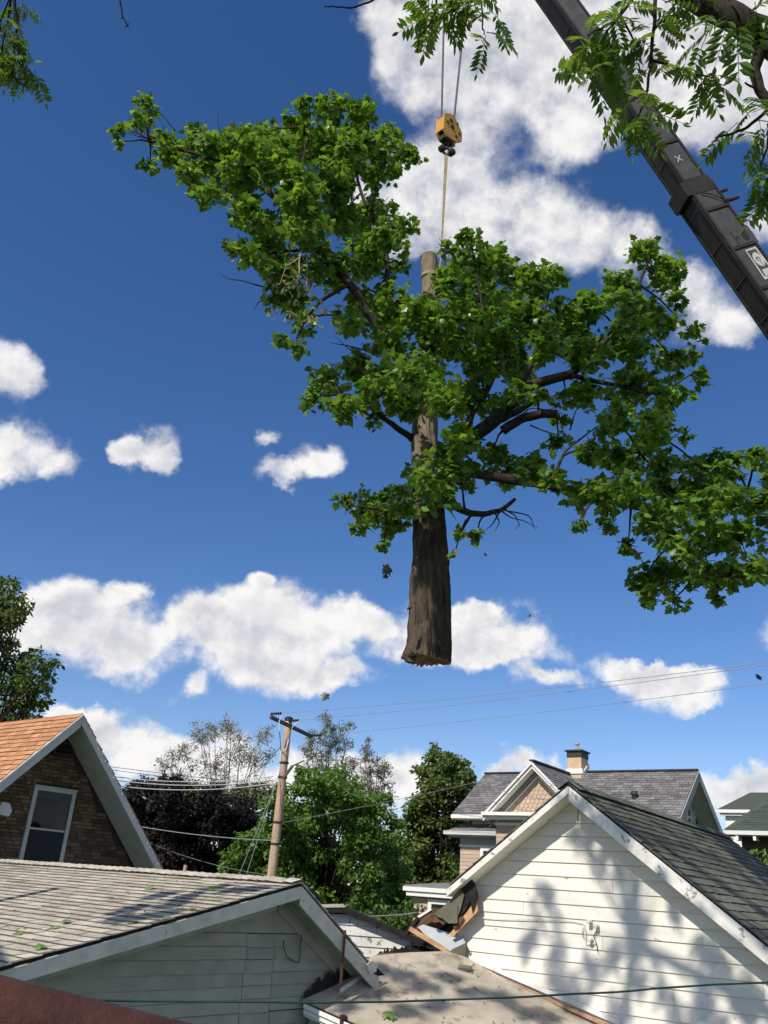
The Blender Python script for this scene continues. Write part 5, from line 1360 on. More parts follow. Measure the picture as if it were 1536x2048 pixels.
# bark shards at the foot
for pts in (((820, 1205), (832, 1196), (835, 1200), (822, 1214), (814, 1218)), ((808, 1316), (830, 1285), (838, 1300), (830, 1324), (812, 1322)), ((816, 1296), (826, 1278), (836, 1270), (838, 1282), (826, 1298))):
    m = MB(); m.prism([hp_(x, y, -.15) for x, y in pts], np.array([0, .08, 0])); m.build('bark_shard', BARK, maple)

LIMBM = M('maple_limb_bark', (0.07, 0.056, 0.042), (0.03, 0.024, 0.019), scale=12, rough=0.95, bump=0.7, bscale=25, spec=0.1)
LIMBS = [  # px polyline with y offset, start and end width in px
    ([(846, 800, 0), (800, 715, -.3), (745, 635, -.5), (700, 570, -.6), (645, 505, -.7), (590, 430, -.8), (520, 370, -.8), (440, 320, -.7), (350, 298, -.6), (300, 280, -.5)], 26, 3),
    ([(745, 635, -.5), (765, 590, -.2), (775, 540, 0), (770, 480, .1), (745, 430, .1), (725, 395, .1), (712, 350, .1), (735, 290, .2), (725, 240, .2)], 15, 3),
    ([(590, 430, -.8), (600, 370, -.6), (610, 300, -.5), (605, 225, -.4)], 9, 2),
    ([(645, 505, -.7), (560, 500, -1.0), (500, 520, -1.1)], 8, 2),
    ([(700, 570, -.6), (640, 600, -.9), (600, 660, -1.0), (590, 700, -1.0)], 9, 2),
    ([(826, 880, 0), (785, 848, -.4), (740, 812, -.7), (690, 790, -.9), (640, 790, -1.0)], 14, 3),
    ([(840, 860, 0), (800, 780, .3), (750, 750, .6), (690, 745, .8)], 10, 2),
    ([(876, 930, 0), (930, 885, -.2), (985, 845, -.4), (1030, 800, -.5), (1065, 768, -.6), (1140, 750, -.6), (1190, 705, -.5), (1245, 640, -.4), (1280, 570, -.3), (1300, 510, -.3)], 34, 4),
    ([(930, 885, -.2), (940, 830, .1), (975, 780, .3), (1000, 730, .4), (970, 650, .3), (955, 560, .2), (945, 500, .2)], 18, 3),
    ([(1030, 800, -.5), (1060, 740, -.2), (1080, 660, 0), (1100, 580, .1)], 13, 3),
    ([(1140, 750, -.6), (1230, 770, -.9), (1320, 790, -1.1), (1380, 750, -1.2)], 11, 3),
    ([(880, 940, 0), (980, 952, -.4), (1100, 970, -.8), (1200, 998, -1.1), (1300, 1018, -1.4), (1400, 1012, -1.6), (1500, 990, -1.7), (1570, 970, -1.8)], 24, 5),
    ([(1200, 998, -1.1), (1260, 930, -1.2), (1310, 870, -1.3)], 9, 2),
    ([(1300, 1018, -1.4), (1360, 1080, -1.5), (1420, 1140, -1.6), (1480, 1160, -1.7)], 12, 3),
    ([(1100, 970, -.8), (1130, 900, -.6), (1200, 850, -.6)], 9, 2),
    ([(886, 1003, 0), (930, 1022, -.3), (968, 1030, -.4), (1005, 1020, -.5), (1030, 998, -.5)], 16, 7),
    ([(845, 1020, 0), (795, 1022, -.4), (740, 1018, -.7), (690, 1010, -.8)], 9, 2),
    ([(870, 700, 0), (920, 640, -.4), (900, 580, -.5), (890, 520, -.5)], 12, 3),
    ([(858, 760, 0), (870, 700, -.6), (830, 650, -1.0), (800, 610, -1.1)], 10, 3),
    ([(1005, 862, -.4), (1040, 838, -.5), (1080, 828, -.6), (1114, 828, -.6)], 20, 17),
    ([(1000, 840, -.4), (1030, 825, -.5), (1072, 797, -.5)], 14, 12),
]
skel = []; m = MB(); rr_ = random.Random(6)
for pts, w0, w1 in LIMBS:
    P = [hp_(*p) for p in pts]
    q = limb(m, P, pxr(P[0], w0 / 2), pxr(P[-1], w1 / 2), 8, .012, 5, rr_)
    skel += [(p, pxr(P[0], w0 / 2)) for p in q]
m.build('limbs', LIMBM, maple, smooth=True)
for (x, y, dy, w) in ((1114, 828, -.6, 17), (1072, 797, -.5, 12)):
    p = hp_(x, y, dy); d = unit(np.array([1, .0, .05])); m = MB(); m.tube([p + d * .0, p + d * .012], pxr(p, w / 2) * .92, 12); m.build('limb_cut_face', CUT, maple)

CL = [(290, 205, 24), (285, 243, 26), (320, 272, 24), (233, 262, 16), (238, 285, 10), (340, 297, 36), (300, 330, 20), (390, 292, 36), (430, 312, 44), (375, 345, 28), (412, 385, 32), (480, 290, 38), (520, 268, 28), (470, 350, 52), (540, 320, 58), (500, 420, 48), (580, 270, 44), (612, 212, 24), (665, 218, 34), (720, 228, 34), (620, 300, 58), (690, 290, 56), (760, 285, 42), (808, 302, 30), (832, 316, 14), (590, 380, 62), (660, 370, 54), (745, 345, 32), (780, 348, 22), (550, 460, 52), (488, 502, 36), (620, 450, 56), (690, 430, 50), (755, 430, 42), (810, 452, 26), (560, 535, 50), (640, 530, 46), (720, 515, 50), (768, 490, 44), (798, 525, 22), (572, 600, 42), (560, 680, 18), (598, 696, 20), (612, 640, 26), (715, 585, 24), (770, 570, 26),
      (700, 640, 28), (740, 625, 40), (790, 605, 42), (832, 640, 52), (772, 685, 40), (655, 765, 40), (720, 742, 46), (628, 805, 22), (690, 812, 38), (760, 765, 56), (830, 740, 56), (745, 830, 26), (880, 690, 56), (915, 640, 56), (960, 600, 56), (900, 560, 40), (950, 525, 54), (940, 478, 28), (890, 492, 20), (990, 515, 36), (1030, 560, 44), (1080, 560, 40), (1112, 552, 26), (1000, 640, 66), (1080, 640, 60), (1140, 640, 44), (1185, 618, 38), (1235, 575, 38), (1290, 505, 34), (1330, 540, 36), (1352, 590, 26), (1270, 610, 44), (1320, 635, 40), (1388, 668, 22), (1345, 720, 40), (1400, 750, 24), (1250, 680, 56), (1175, 700, 54), (1105, 705, 50), (1020, 715, 54), (950, 720, 56), (890, 795, 50), (815, 800, 40), (940, 790, 48), (1175, 780, 40), (1270, 770, 52), (1340, 800, 34), (1300, 860, 48), (1225, 840, 40), (1372, 868, 16), (1250, 920, 44), (1315, 925, 34), (1185, 900, 36), (1115, 885, 26), (905, 890, 36), (930, 875, 40), (985, 905, 36), (1010, 960, 34), (1062, 940, 34), (1105, 955, 32), (858, 960, 52), (920, 950, 44), (880, 995, 34), (800, 1000, 40), (740, 1010, 40), (690, 1008, 26), (780, 1048, 32), (768, 1088, 16), (722, 1050, 20), (955, 1068, 16), (920, 1062, 14), (905, 1110, 7),
      (1150, 985, 34), (1205, 990, 44), (1260, 970, 44), (1330, 980, 44), (1400, 938, 44), (1460, 925, 38), (1510, 915, 28), (1300, 1035, 44), (1390, 1010, 52), (1460, 1000, 46), (1520, 1010, 36), (1155, 1050, 16), (1215, 1048, 24), (1420, 1070, 46), (1480, 1080, 44), (1350, 1085, 38), (1258, 1092, 22), (1290, 1150, 34), (1340, 1150, 42), (1400, 1140, 42), (1460, 1150, 38), (1510, 1130, 34), (1348, 1200, 24), (1300, 1192, 26), (1435, 1190, 16), (1040, 775, 32), (985, 815, 26), (1130, 795, 26), (1075, 790, 24), (1010, 800, 26), (1120, 840, 20), (1565, 950, 40), (1575, 1050, 44), (1560, 1140, 34)]
rg = np.random.default_rng(21)
SK = np.array([s[0] for s in skel]); tm = MB(); CC, RR = [], []
for (x, y, r) in CL:
    r = r * (1.08 if x < 860 or x > 1130 else 1.02) + 1.0
    a = hp_(x, y); dd = np.linalg.norm((SK - a) * np.array([1, .15, 1]), axis=1); j = int(np.argmin(dd))
    near_trunk = abs(x - 855) < 70 and y > 560
    dy = (SK[j][1] - HY) + rg.uniform(-.7, .7)
    if near_trunk: dy = -abs(dy) - .45
    c = hp_(x, y, dy); CC.append(c); RR.append(pxr(c, r))
    if r > 30:                              # depth: further clumps behind and in front
        c2 = hp_(x + rg.uniform(-14, 14), y + rg.uniform(-14, 14), dy + rg.choice([-1, 1]) * rg.uniform(.7, 1.3)); CC.append(c2); RR.append(pxr(c2, r * .85))
    j = int(np.argmin(np.linalg.norm(SK - c, axis=1)))
    limb(tm, [SK[j], (SK[j] + c) / 2 + np.array([0, 0, .08]), c], .022, .008, 5, .015, 4, rr_)
    for _ in range(5):
        e = c + sphere_pts(1, rg)[0] * pxr(c, r) * .9
        limb(tm, [c, e], .009, .004, 4, .012, 3, rr_)
tm.build('twigs', BARKD, maple, smooth=True)
P, Nn, Dd = clump_leaves(CC, RR, 1120, sub=12, subr=.40, up=.75, out=.35, rng=rg, flat=.7)
sz = .106 * rg.uniform(.55, 1.4, len(P))
# the leaves nearest the camera are leaves of their own, the others one mass
dist = np.array([np.linalg.norm(p - CO) for p in P]) / sz; vis = np.array([inview(p, -5) for p in P])
order = [i for i in np.argsort(dist) if vis[i]][:300]
mask = np.ones(len(P), bool); mask[order] = False
LV, LF = leaf_template('maple')
lme = raw_mesh('leaf', LV, LF); lme.materials.append(LEAF_MAPLE)
Rm = rot_from(Nn, Dd)
for i in order:
    o = bpy.data.objects.new('leaf', lme); COL.objects.link(o); o.parent = maple
    o.matrix_basis = mat4(P[i] - base_m, Rm[i][:, 0] * sz[i], Rm[i][:, 1] * sz[i], Rm[i][:, 2] * sz[i])
me = foliage_mesh('foliage', P[mask], Nn[mask], Dd[mask], sz[mask], 'maple', rg, base_m)
o = mesh_obj('foliage', me, LEAF_MAPLE, maple); o['kind'] = 'stuff'
# the broken, drying spray that hangs in the left half
dc = [(585, 548, 26), (620, 560, 24), (600, 590, 30), (560, 575, 22), (635, 600, 20), (575, 630, 24), (625, 640, 20), (550, 620, 16), (650, 620, 14), (600, 690, 12), (590, 515, 16)]
CC = [hp_(x, y, -1.5) for x, y, r in dc]; RR = [pxr(c, r) for c, (x, y, r) in zip(CC, dc)]
P, Nn, Dd = clump_leaves(CC, RR, 620, sub=7, subr=.45, up=.0, out=.6, rng=rg); Dd[:, 2] -= 1.2
me = foliage_mesh('drying_foliage', P, Nn, Dd, .10 * rg.uniform(.6, 1.2, len(P)), 'oval', rg, base_m); o = mesh_obj('drying_foliage', me, LEAF_DRY, maple); o['kind'] = 'stuff'
m = MB(); limb(m, [hp_(614, 452, -1.2), hp_(619, 480, -1.5), hp_(608, 490, -1.5), hp_(598, 515, -1.5), hp_(598, 560, -1.5)], .03, .008, 6, .01, 4, rr_)
limb(m, [hp_(612, 488, -1.5), hp_(614, 530, -1.5), hp_(612, 580, -1.5)], .014, .006, 5, .01, 4, rr_); limb(m, [hp_(598, 515, -1.5), hp_(570, 535, -1.5), hp_(560, 570, -1.5)], .01, .005, 5, .01, 4, rr_)
m.build('broken_bough', M('split_pale_wood', (.52, .40, .25), (.36, .27, .17), scale=12, rough=.9), maple, smooth=True)
# bare dead twigs
for pts in ([(470, 310), (440, 262), (436, 240), (437, 214)], [(452, 280), (462, 250), (470, 240)], [(530, 575), (490, 562), (455, 558), (440, 546)], [(300, 280), (270, 270), (245, 265)], [(350, 262), (330, 235), (300, 210)], [(735, 400), (748, 410), (752, 380)],
            [(1000, 1020), (1020, 1035), (1045, 1040), (1075, 1055)], [(990, 1026), (1000, 1045), (990, 1062)], [(1010, 1018), (1030, 1030), (1040, 1050), (1030, 1060)], [(1000, 1022), (985, 1048), (972, 1060)], [(1005, 1020), (1060, 1030), (1070, 1062)], [(890, 1005), (905, 1028), (912, 1040)],
            [(1040, 835), (1060, 815), (1100, 820), (1130, 800)], [(1060, 850), (1110, 870), (1130, 865)], [(730, 700), (690, 690), (660, 685)], [(740, 720), (700, 700), (668, 672)], [(560, 610), (520, 600), (508, 620)], [(900, 560), (880, 540), (850, 590), (840, 600)], [(1140, 860), (1150, 820), (1190, 800)]):
    m = MB(); limb(m, [hp_(x, y, -.6) for x, y in pts], .014, .004, 5, .008, 4, rr_)
    m.build('dead_twig', BARKD, maple, smooth=True)

# ------------------------------------------------------------------ crane: sling, hook block, ropes, boom
sw = hp_(862, 553); wr_d = pxr(sw, 19)
m = MB(); sl_p = [sw + np.array([cos(a) * wr_d, sin(a) * wr_d, .03 * sin(a)]) for a in np.linspace(0, 2 * pi, 25)]
for a, b in zip(sl_p[:-1], sl_p[1:]): m.beam(a, b + (b - a) * .1, .012, .07)
m2 = MB()
hk = hp_(892, 303)
sling = thing('lifting_sling', hk, 'worn tan webbing sling between the crane hook and the lifted maple', 'sling')
m.build('choker_loop', WEB, sling)
pa_, pb_ = hp_(893, 306), hp_(882, 515, -.12)
m = MB(); n_ = 16
for i in range(n_):
    a = pa_ + (pb_ - pa_) * i / n_; b = pa_ + (pb_ - pa_) * (i + 1) / n_
    w0_ = pxr(a, 7 - 4.5 * i / n_); m.beam(a, b, w0_, .02, up=np.array([0, -1, 0]))
m.build('webbing', WEB, sling)
m = MB(); m.tube([pb_, hp_(879, 540, -.2), sw + np.array([wr_d * .8, -wr_d * .6, 0])], .016, 6); m.build('choker_end', WEB, sling)

kf = Fr(hp_(895, 262), 42.0)
blk = thing('hook_block', kf.o, 'ochre yellow crane hook block hanging above the lifted maple', 'hook block')
bs0 = pxr(kf.o, 1.0)     # one photo pixel in metres here
chk = [(-19, 22), (-6, 35), (6, 38), (27, 12), (27, -12), (14, -26), (-10, -30), (-19, -18)]
for s_ in (-1, 1):
    m = MB(); m.prism([kf.P(a * bs0 * 1.15, s_ * 9 * bs0 - .02, b * bs0) for a, b in chk], kf.b * .04); cpl = m.build('cheek_plate', YEL, blk)
    if s_ == -1:
        for (a, b, r) in ((-2, 18, 4.5), (2, 4, 5), (14, 24, 3), (20, 2, 3), (-10, 6, 3.4), (12, -12, 3.2)):
            c = kf.P(a * bs0 * 1.15, s_ * 9 * bs0 - .02, b * bs0); m = MB(); m.tube([c - kf.b * .012, c + kf.b * .01], r * bs0, 12); m.build('hole_disc', DARKM, cpl)  # holes in the plate, their shade painted as dark discs
m = MB(); m.prism([kf.P(-19 * 1.12 * bs0, -9 * bs0 + .02, 18 * bs0), kf.P(-19 * 1.12 * bs0, 9 * bs0 - .02, 18 * bs0), kf.P(-19 * 1.12 * bs0, 9 * bs0 - .02, -16 * bs0), kf.P(-19 * 1.12 * bs0, -9 * bs0 + .02, -16 * bs0)], kf.w * .03); m.build('side_plate', YEL, blk)
m = MB(); c = kf.P(2 * bs0, 0, 4 * bs0); m.tube([c - kf.b * .09, c - kf.b * .06, c + kf.b * .06, c + kf.b * .09], [20 * bs0, 17 * bs0, 17 * bs0, 20 * bs0], 20); m.build('sheave', STEEL, blk)
m = MB(); m.box(kf.P(-2 * bs0, 0, -28 * bs0), kf.w, kf.b, ZV, 26 * bs0, 13 * bs0, 10 * bs0); m.tube([kf.P(0, 0, -30 * bs0), kf.P(0, 0, -42 * bs0)], [6 * bs0, 4.5 * bs0], 10); m.build('trunnion', DARKM, blk)
hc = hp_(895, 303)
arc = [hc + np.array([cos(a), 0, sin(a)]) * 8 * bs0 for a in np.linspace(radians(100), radians(-190), 20)]
m = MB(); m.tube([kf.P(0, 0, -38 * bs0)] + arc, [3 * bs0] * 4 + [3.6 * bs0] * 10 + [2.6 * bs0] * 5 + [1.4 * bs0] * 2, 10); m.build('hook', STEEL, blk, smooth=True)
for dx in (-11, 8):
    c = hc + np.array([dx * bs0, -.02, 5 * bs0 if dx < 0 else -4 * bs0]); m = MB(); m.tube([c + kf.n * .07, c + kf.n * .05, c - kf.n * .05, c - kf.n * .07], [4 * bs0, 7 * bs0, 7 * bs0, 4 * bs0], 14); m.build('shackle_end', DARKM, blk)

TIP = hp_(912, -285); EP_ = pt(1419, 432, 17.0)
ba = unit(EP_ - TIP)
mN = unit(np.cross(ba, ZV)); mN = mN if mN @ (CO - TIP) > 0 else -mN        # side facing the camera
qN = unit(np.cross(ba, mN)); qN = qN if qN[2] < 0 else -qN                  # underside
boom = thing('crane_boom', TIP, 'dark grey telescopic crane boom crossing the top right corner of the sky', 'crane boom')
BH, BW = .53, .45


def boom_pt(t, s, q):
    return TIP + ba * t + mN * s + qN * q


tb = (EP_ - TIP) @ ba; best = min(np.linspace(0, tb * 1.5, 400), key=lambda t: abs(pj(boom_pt(t, 0, 0))[1] - 386)); TS = best; TE = TS + 16.0


def section(name, t0, t1, H, Wd, ribs_side, ribs_under, t_first):
    o0 = MB(); o0.box(boom_pt((t0 + t1) / 2, 0, 0), ba, mN, qN, t1 - t0, Wd, H); bod = o0.build(name, BOOMD, boom)
    # side face panels, flanges, cross ribs; underside flanges and ribs
    for sg in (-1, 1):
        for qq in (-1, 1):
            m = MB(); m.box(boom_pt((t0 + t1) / 2, sg * (Wd / 2 + .008), qq * (H / 2 - .025)), ba, mN, qN, t1 - t0, .03, .05); m.build('flange', BOOMD, bod)
    ts_ = np.arange(t_first, t1, ribs_side)
    ed = [t0] + [t for t in ts_ if t > t0 + .1] + [t1]
    for a, b in zip(ed[:-1], ed[1:]):
        m = MB(); m.box(boom_pt((a + b) / 2, Wd / 2 + .004, 0), ba, mN, qN, b - a - .10, .010, H - .12); m.build('side_panel', BOOMP, bod)
        m = MB(); m.box(boom_pt(b, Wd / 2 + .016, 0), ba, mN, qN, .07, .03, H - .10); m.build('side_rib', BOOMD, bod)
    for t in np.arange(t0 + .5, t1, ribs_under):
        m = MB(); m.box(boom_pt(t, 0, H / 2 + .006), ba, mN, qN, .022, Wd - .1, .012); m.build('under_rib', BOOMP, bod)
    for sg in (-1, 1):
        m = MB(); m.box(boom_pt((t0 + t1) / 2, sg * (Wd / 2 - .03), H / 2 + .012), ba, mN, qN, t1 - t0, .05, .02); m.build('under_flange', BOOMD, bod)
    return bod


def t_at(y):
    return min(np.linspace(0, tb * 1.6, 800), key=lambda t: abs(pj(boom_pt(t, BW / 2, 0))[1] - y))


inner = section('inner_section', .3, TS + .3, BH, BW, 1.02, 1.35, t_at(285))
outer = section('outer_section', TS, TE, BH * 1.12, BW * 1.16, .98, .86, t_at(418))
m = MB(); m.box(boom_pt(TS + .05, 0, .06), ba, mN, qN, .34, BW * 1.24, BH * 1.30); m.build('collar', BOOMD, boom)
m = MB(); m.box(boom_pt(.1, 0, 0), ba, mN, qN, .9, BW * .8, BH * 1.1); m.build('boom_head', BOOMD, boom)
for s_ in (-.12, .12):
    m = MB(); c = boom_pt(-.1, s_, .1); m.tube([c - mN * .03, c + mN * .03], .30, 20); m.build('head_sheave', STEEL, boom)
SPL = boom_pt(0, BW * 1.16 / 2 + .012, 0)


def onside(x, y, up=0.0, inner_=False):
    return onpl(x, y, boom_pt(0, (BW if inner_ else BW * 1.16) / 2 + .012 + up, 0), mN)


def sideplate(name, pts, mat, th=.006, up=0.002, inner_=False):
    m = MB(); m.prism([onside(x, y, up + th, inner_) for x, y in pts], -mN * th); return m.build(name, mat, boom)


# painted X, slots, sign panel
for a, b in (((1349, 313), (1366, 321)), ((1359, 310), (1356, 324))):
    m = MB(); m.beam(onside(*a, .004, True), onside(*b, .004, True), .018, .004, up=mN); m.build('painted_cross', MARK, boom)
sideplate('access_plate', [(1460, 463), (1494, 450), (1518, 483), (1482, 492)], BOOMP, .012)
sideplate('slot', [(1480, 462), (1484, 460), (1490, 461), (1500, 476), (1500, 480), (1495, 481), (1489, 478), (1481, 466)], BOOMD, .004, .014)
c = onside(1475, 475, .014); m = MB(); m.tube([c, c + mN * .006], pxr(c, 4.2), 14); m.build('round_hole', BOOMD, boom)
sideplate('sign_border', [(1490, 500), (1511, 493), (1556, 552), (1530, 559)], MARK, .003, .004)
sideplate('sign_field', [(1494, 502), (1511, 497), (1549, 547), (1529, 552)], BOOMP, .003, .008)
ec = np.array([1517.5, 518.5]); ax1 = unit(np.array([.62, .80, 0]))[:2] * 17; ax2 = np.array([.80, -.35]) * 9.5
ell = [tuple(ec + ax1 * cos(a) + ax2 * sin(a)) for a in np.linspace(0, 2 * pi, 22)[:-1]]
sideplate('sign_disc', ell, MARK, .003, .012)
m = MB(); arcp = [tuple(ec + np.array([-1, -1]) + ax1 * .26 * cos(a) + ax2 * .34 * sin(a)) for a in np.linspace(.6, 5.6, 12)]
for a, b in zip(arcp[:-1], arcp[1:]): m.beam(onside(*a, .018), onside(*b, .018), pxr(c, 1.7), .004, up=mN)
a, b = (1520, 521), (1527, 531); m.beam(onside(*a, .018), onside(*b, .018), pxr(c, .8), .004, up=mN); m.build('sign_mark', BOOMD, boom)
sideplate('sign_block', [(1524, 539), (1537, 535), (1548, 548), (1532, 552)], MARK, .003, .012)
for (x, y, r) in ((1441, 383, 4), (1464, 398, 3.6)):
    c = onpl(x, y, boom_pt(0, .25, 0), mN); m = MB(); m.tube([c - qN * -.10, c, c - qN * .16], [.04, .045, .035], 10); m.build('pin', RUST if y > 390 else STEEL, boom)
m = MB(); limb(m, [onside(1400, 385, .02), onside(1425, 388, .04), onside(1445, 398, .03), onside(1456, 402, .03)], .012, .012, 6, 0, 3); m.build('hose', BWIRE, boom)

r0 = hp_(883, 238); r1 = hp_(908, 238)
for i, (a, x1, lb) in enumerate(((r0, 895, 'left one of the two steel hoist ropes above the yellow hook block'), (r1, 962, 'right one of the two steel hoist ropes above the yellow hook block'))):
    b = hp_(x1, -285); m = MB(); m.tube([a - (b - a) * .02, a, (a + b) / 2, b], .022, 7); tag(m.build('hoist_rope', ROPE), lb, 'rope', 'hoist ropes')

# ------------------------------------------------------------------ walnut tree overhead
WT = np.array([4.6, -2.2, 0])
wal = thing('walnut_tree', WT, 'near walnut with feathery leaves hanging into the top of the view', 'tree')


def walnut_leaf(seed):
    r = random.Random(seed); m = MB(); Lr = .34; pairs = 6
    ax = lambda t: np.array([0, Lr * t, -.10 * t * t])
    m.tube([ax(t) for t in np.linspace(0, 1, 6)], [.0035, .003, .0026, .0022, .002, .0015], 4)
    T_ = [(0, 0, 0), (.24, .35, .04), (.20, .62, .03), (0, 1, -.04), (-.20, .62, .03), (-.24, .35, .04), (0, .45, -.02)]
    TF = [(6, 0, 1), (6, 1, 2), (6, 2, 3), (6, 3, 4), (6, 4, 5), (6, 5, 0)]

    def leaflet(p, d, up, ln):
        d = unit(d); z = unit(up - d * (up @ d)); x = np.cross(d, z)
        m.cur = r.random() * .35
        m.add([p + (x * a * .72 + d * b + z * c) * ln for a, b, c in T_], TF)
    for k in range(pairs):
        t = .26 + .70 * k / pairs; ln = .088 * (.75 + .6 * sin(pi * (t * .9))) * r.uniform(.85, 1.1)
        for s_ in (-1, 1):
            leaflet(ax(t + r.uniform(-.02, .02)), np.array([s_ * .85, .5, -.35 + r.uniform(-.25, .15)]), np.array([r.uniform(-.3, .3), 0, 1.]), ln)
    leaflet(ax(1), np.array([r.uniform(-.2, .2), 1, -.5]), ZV, .085)
    me = m.mesh('leaf'); me.materials.append(LEAF_WAL); return me


WLV = [walnut_leaf(s) for s in (1, 2, 3, 4)]
rw = random.Random(17); wl_mats = []; wm = MB(); WD = 6.3


def spray(c, n, size=1.0, droop=.55, spread=None):
    for i in range(max(2, int(round(n * .62)))):
        a = rw.uniform(0, 2 * pi); d = unit(np.array([cos(a), sin(a), -droop * rw.uniform(.4, 1.8)]))
        up = unit(ZV * 1.0 + np.array([rw.gauss(0, .35), rw.gauss(0, .35), 0]) + d * .3)
        x = unit(np.cross(d, up)); z = np.cross(x, d); s_ = size * rw.uniform(.65, 1.12)
        p = c + np.array([rw.gauss(0, .03), rw.gauss(0, .03), rw.gauss(0, .03)])
        wl_mats.append(mat4(p, x * s_, d * s_, z * s_))


def wtwig(pts, r0, r1, d=WD, leaves=0, size=1.0, along=()):
    P = [pt(x, y, d + dz) for x, y, dz in [(q + (0,))[:3] for q in pts]]
    limb(wm, P, r0, r1, 6, .006, 5, rw)
    for (i, n) in along: spray(P[i], n, size)
    if leaves: spray(P[-1], leaves, size)
    return P


# heavy limbs at the top right corner
Lh = [WT + ZV * 6.2, np.array([4.3, 1.0, 8.3]), pt(1640, 150, 6.2), pt(1545, 85, WD), pt(1480, 42, WD), pt(1405, 5, WD + .2), pt(1300, -60, WD + .3)]
limb(wm, Lh, .14, .085, 10, .01, 7, rw)
limb(wm, [pt(1545, 85, WD), pt(1520, 105, WD - .1), pt(1508, 140, WD - .1), pt(1518, 178, WD - .15), pt(1545, 215, WD - .2)], .05, .032, 9, .004, 6, rw)
limb(wm, [pt(1480, 42, WD), pt(1500, 70, WD - .1), pt(1510, 95, WD - .1), pt(1506, 112, WD - .1)], .012, .006, 6, .006, 5, rw)
limb(wm, [pt(1470, 52, WD), pt(1492, 75, WD - .1), pt(1500, 98, WD - .1)], .010, .005, 6, .006, 5, rw); limb(wm, [pt(1500, 80, WD - .1), pt(1485, 92, WD - .1), pt(1474, 102, WD - .1)], .008, .005, 5, .004, 4, rw); limb(wm, [pt(1480, 64, WD - .1), pt(1450, 70, WD - .1)], .006, .004, 5, .004, 4, rw)
limb(wm, [pt(1512, 178, WD - .15), pt(1498, 170, WD - .2), pt(1489, 166, WD - .2)], .010, .007, 6, .004, 4, rw)
wtwig([(1405, 5, .2), (1370, 25, .2), (1325, 40, .2), (1300, 70, .1)], .016, .008, leaves=6, along=((2, 4),))
wtwig([(1312, -20, .2), (1308, 60, .1), (1300, 130, .0), (1296, 175, -.1), (1285, 215, -.1)], .016, .008, leaves=8, size=.85, along=((1, 4), (2, 5)))
wtwig([(1296, 180, -.1), (1275, 192, -.1), (1255, 205, -.1)], .010, .006, leaves=8)
wtwig([(1285, 215, -.1), (1272, 235, -.1), (1262, 245, -.1)], .008, .005, leaves=6, size=.8)
wtwig([(1302, 120, 0), (1330, 128, .1), (1360, 138, .1), (1400, 150, .1), (1420, 152, .1)], .014, .006, leaves=7, along=((3, 6), (2, 2)))
wtwig([(1285, -30, .3), (1250, 20, .3), (1215, 60, .2), (1195, 95, .1)], .014, .006, leaves=9, along=((1, 6), (2, 8)))
wtwig([(1260, -20, .3), (1235, 40, .2), (1200, 60, .1), (1175, 70, .1)], .012, .006, leaves=8, along=((1, 6),))
wtwig([(1215, 60, .2), (1200, 130, .1), (1175, 150, .1)], .010, .005, leaves=6, along=((1, 5),))
wtwig([(1240, 30, .2), (1262, 70, .1), (1270, 90, .1)], .010, .005, leaves=7)
wtwig([(1420, 10, .1), (1412, 40, .1), (1410, 70, .1)], .010, .006, leaves=4, along=((1, 3),))
wtwig([(1480, 42, -.1), (1470, 20, -.3), (1465, 12, -.4)], .010, .006, leaves=5, size=1.2)
wtwig([(1530, -10, 0), (1515, 15, -.1), (1500, 25, -.2)], .012, .006, leaves=6)
wtwig([(1548, 205, -.2), (1520, 235, -.2), (1490, 258, -.2), (1450, 272, -.2), (1440, 272, -.2)], .014, .007, along=((1, 6), (2, 4)))
wtwig([(1560, 220, -.2), (1540, 250, -.2), (1535, 300, -.2), (1520, 330, -.2)], .012, .006, leaves=7, along=((1, 4), (2, 6)))
wtwig([(1545, 215, -.2), (1525, 205, -.2), (1500, 198, -.2)], .010, .006, leaves=5)
wtwig([(1570, 280, -.2), (1550, 330, -.2), (1535, 360, -.2)], .010, .006, leaves=7, along=((1, 5),))
wtwig([(1440, -30, .2), (1380, -15, .2), (1330, 5, .2)], .012, .006, leaves=5, along=((1, 5),))
wtwig([(1300, -60, .3), (1100, -80, .4), (1000, -50, .4), (960, -15, .4), (950, 10, .4)], .03, .008, leaves=8, along=((3, 7),))
wtwig([(1000, -50, .4), (985, -10, .4), (982, 20, .4)], .008, .005, leaves=6)
wtwig([(960, -15, .4), (965, 50, .4), (968, 70, .4)], .008, .005, leaves=5)
wtwig([(1000, -50, .4), (900, -50, .4), (872, -10, .4), (870, 30, .4), (850, 60, .4), (838, 75, .4), (834, 105, .4)], .012, .004, along=((2, 6), (3, 5)))
wtwig([(900, -50, .4), (912, -10, .4), (915, 20, .4)], .008, .005, leaves=5)
wtwig([(870, -30, .4), (852, 5, .4), (850, 25, .4)], .008, .005, leaves=4)
# bare tips at the top
wtwig([(780, -40, 1.5), (745, 2, 1.5), (700, 17, 1.5), (668, 13, 1.5), (648, 12, 1.5)], .012, .005)
wtwig([(236, -40, 2.5), (240, 0, 2.5), (246, 33, 2.5), (257, 54, 2.5)], .010, .006); wtwig([(246, 33, 2.5), (242, 38, 2.5)], .006, .005); wtwig([(250, 54, 2.5), (259, 48, 2.5)], .006, .005)
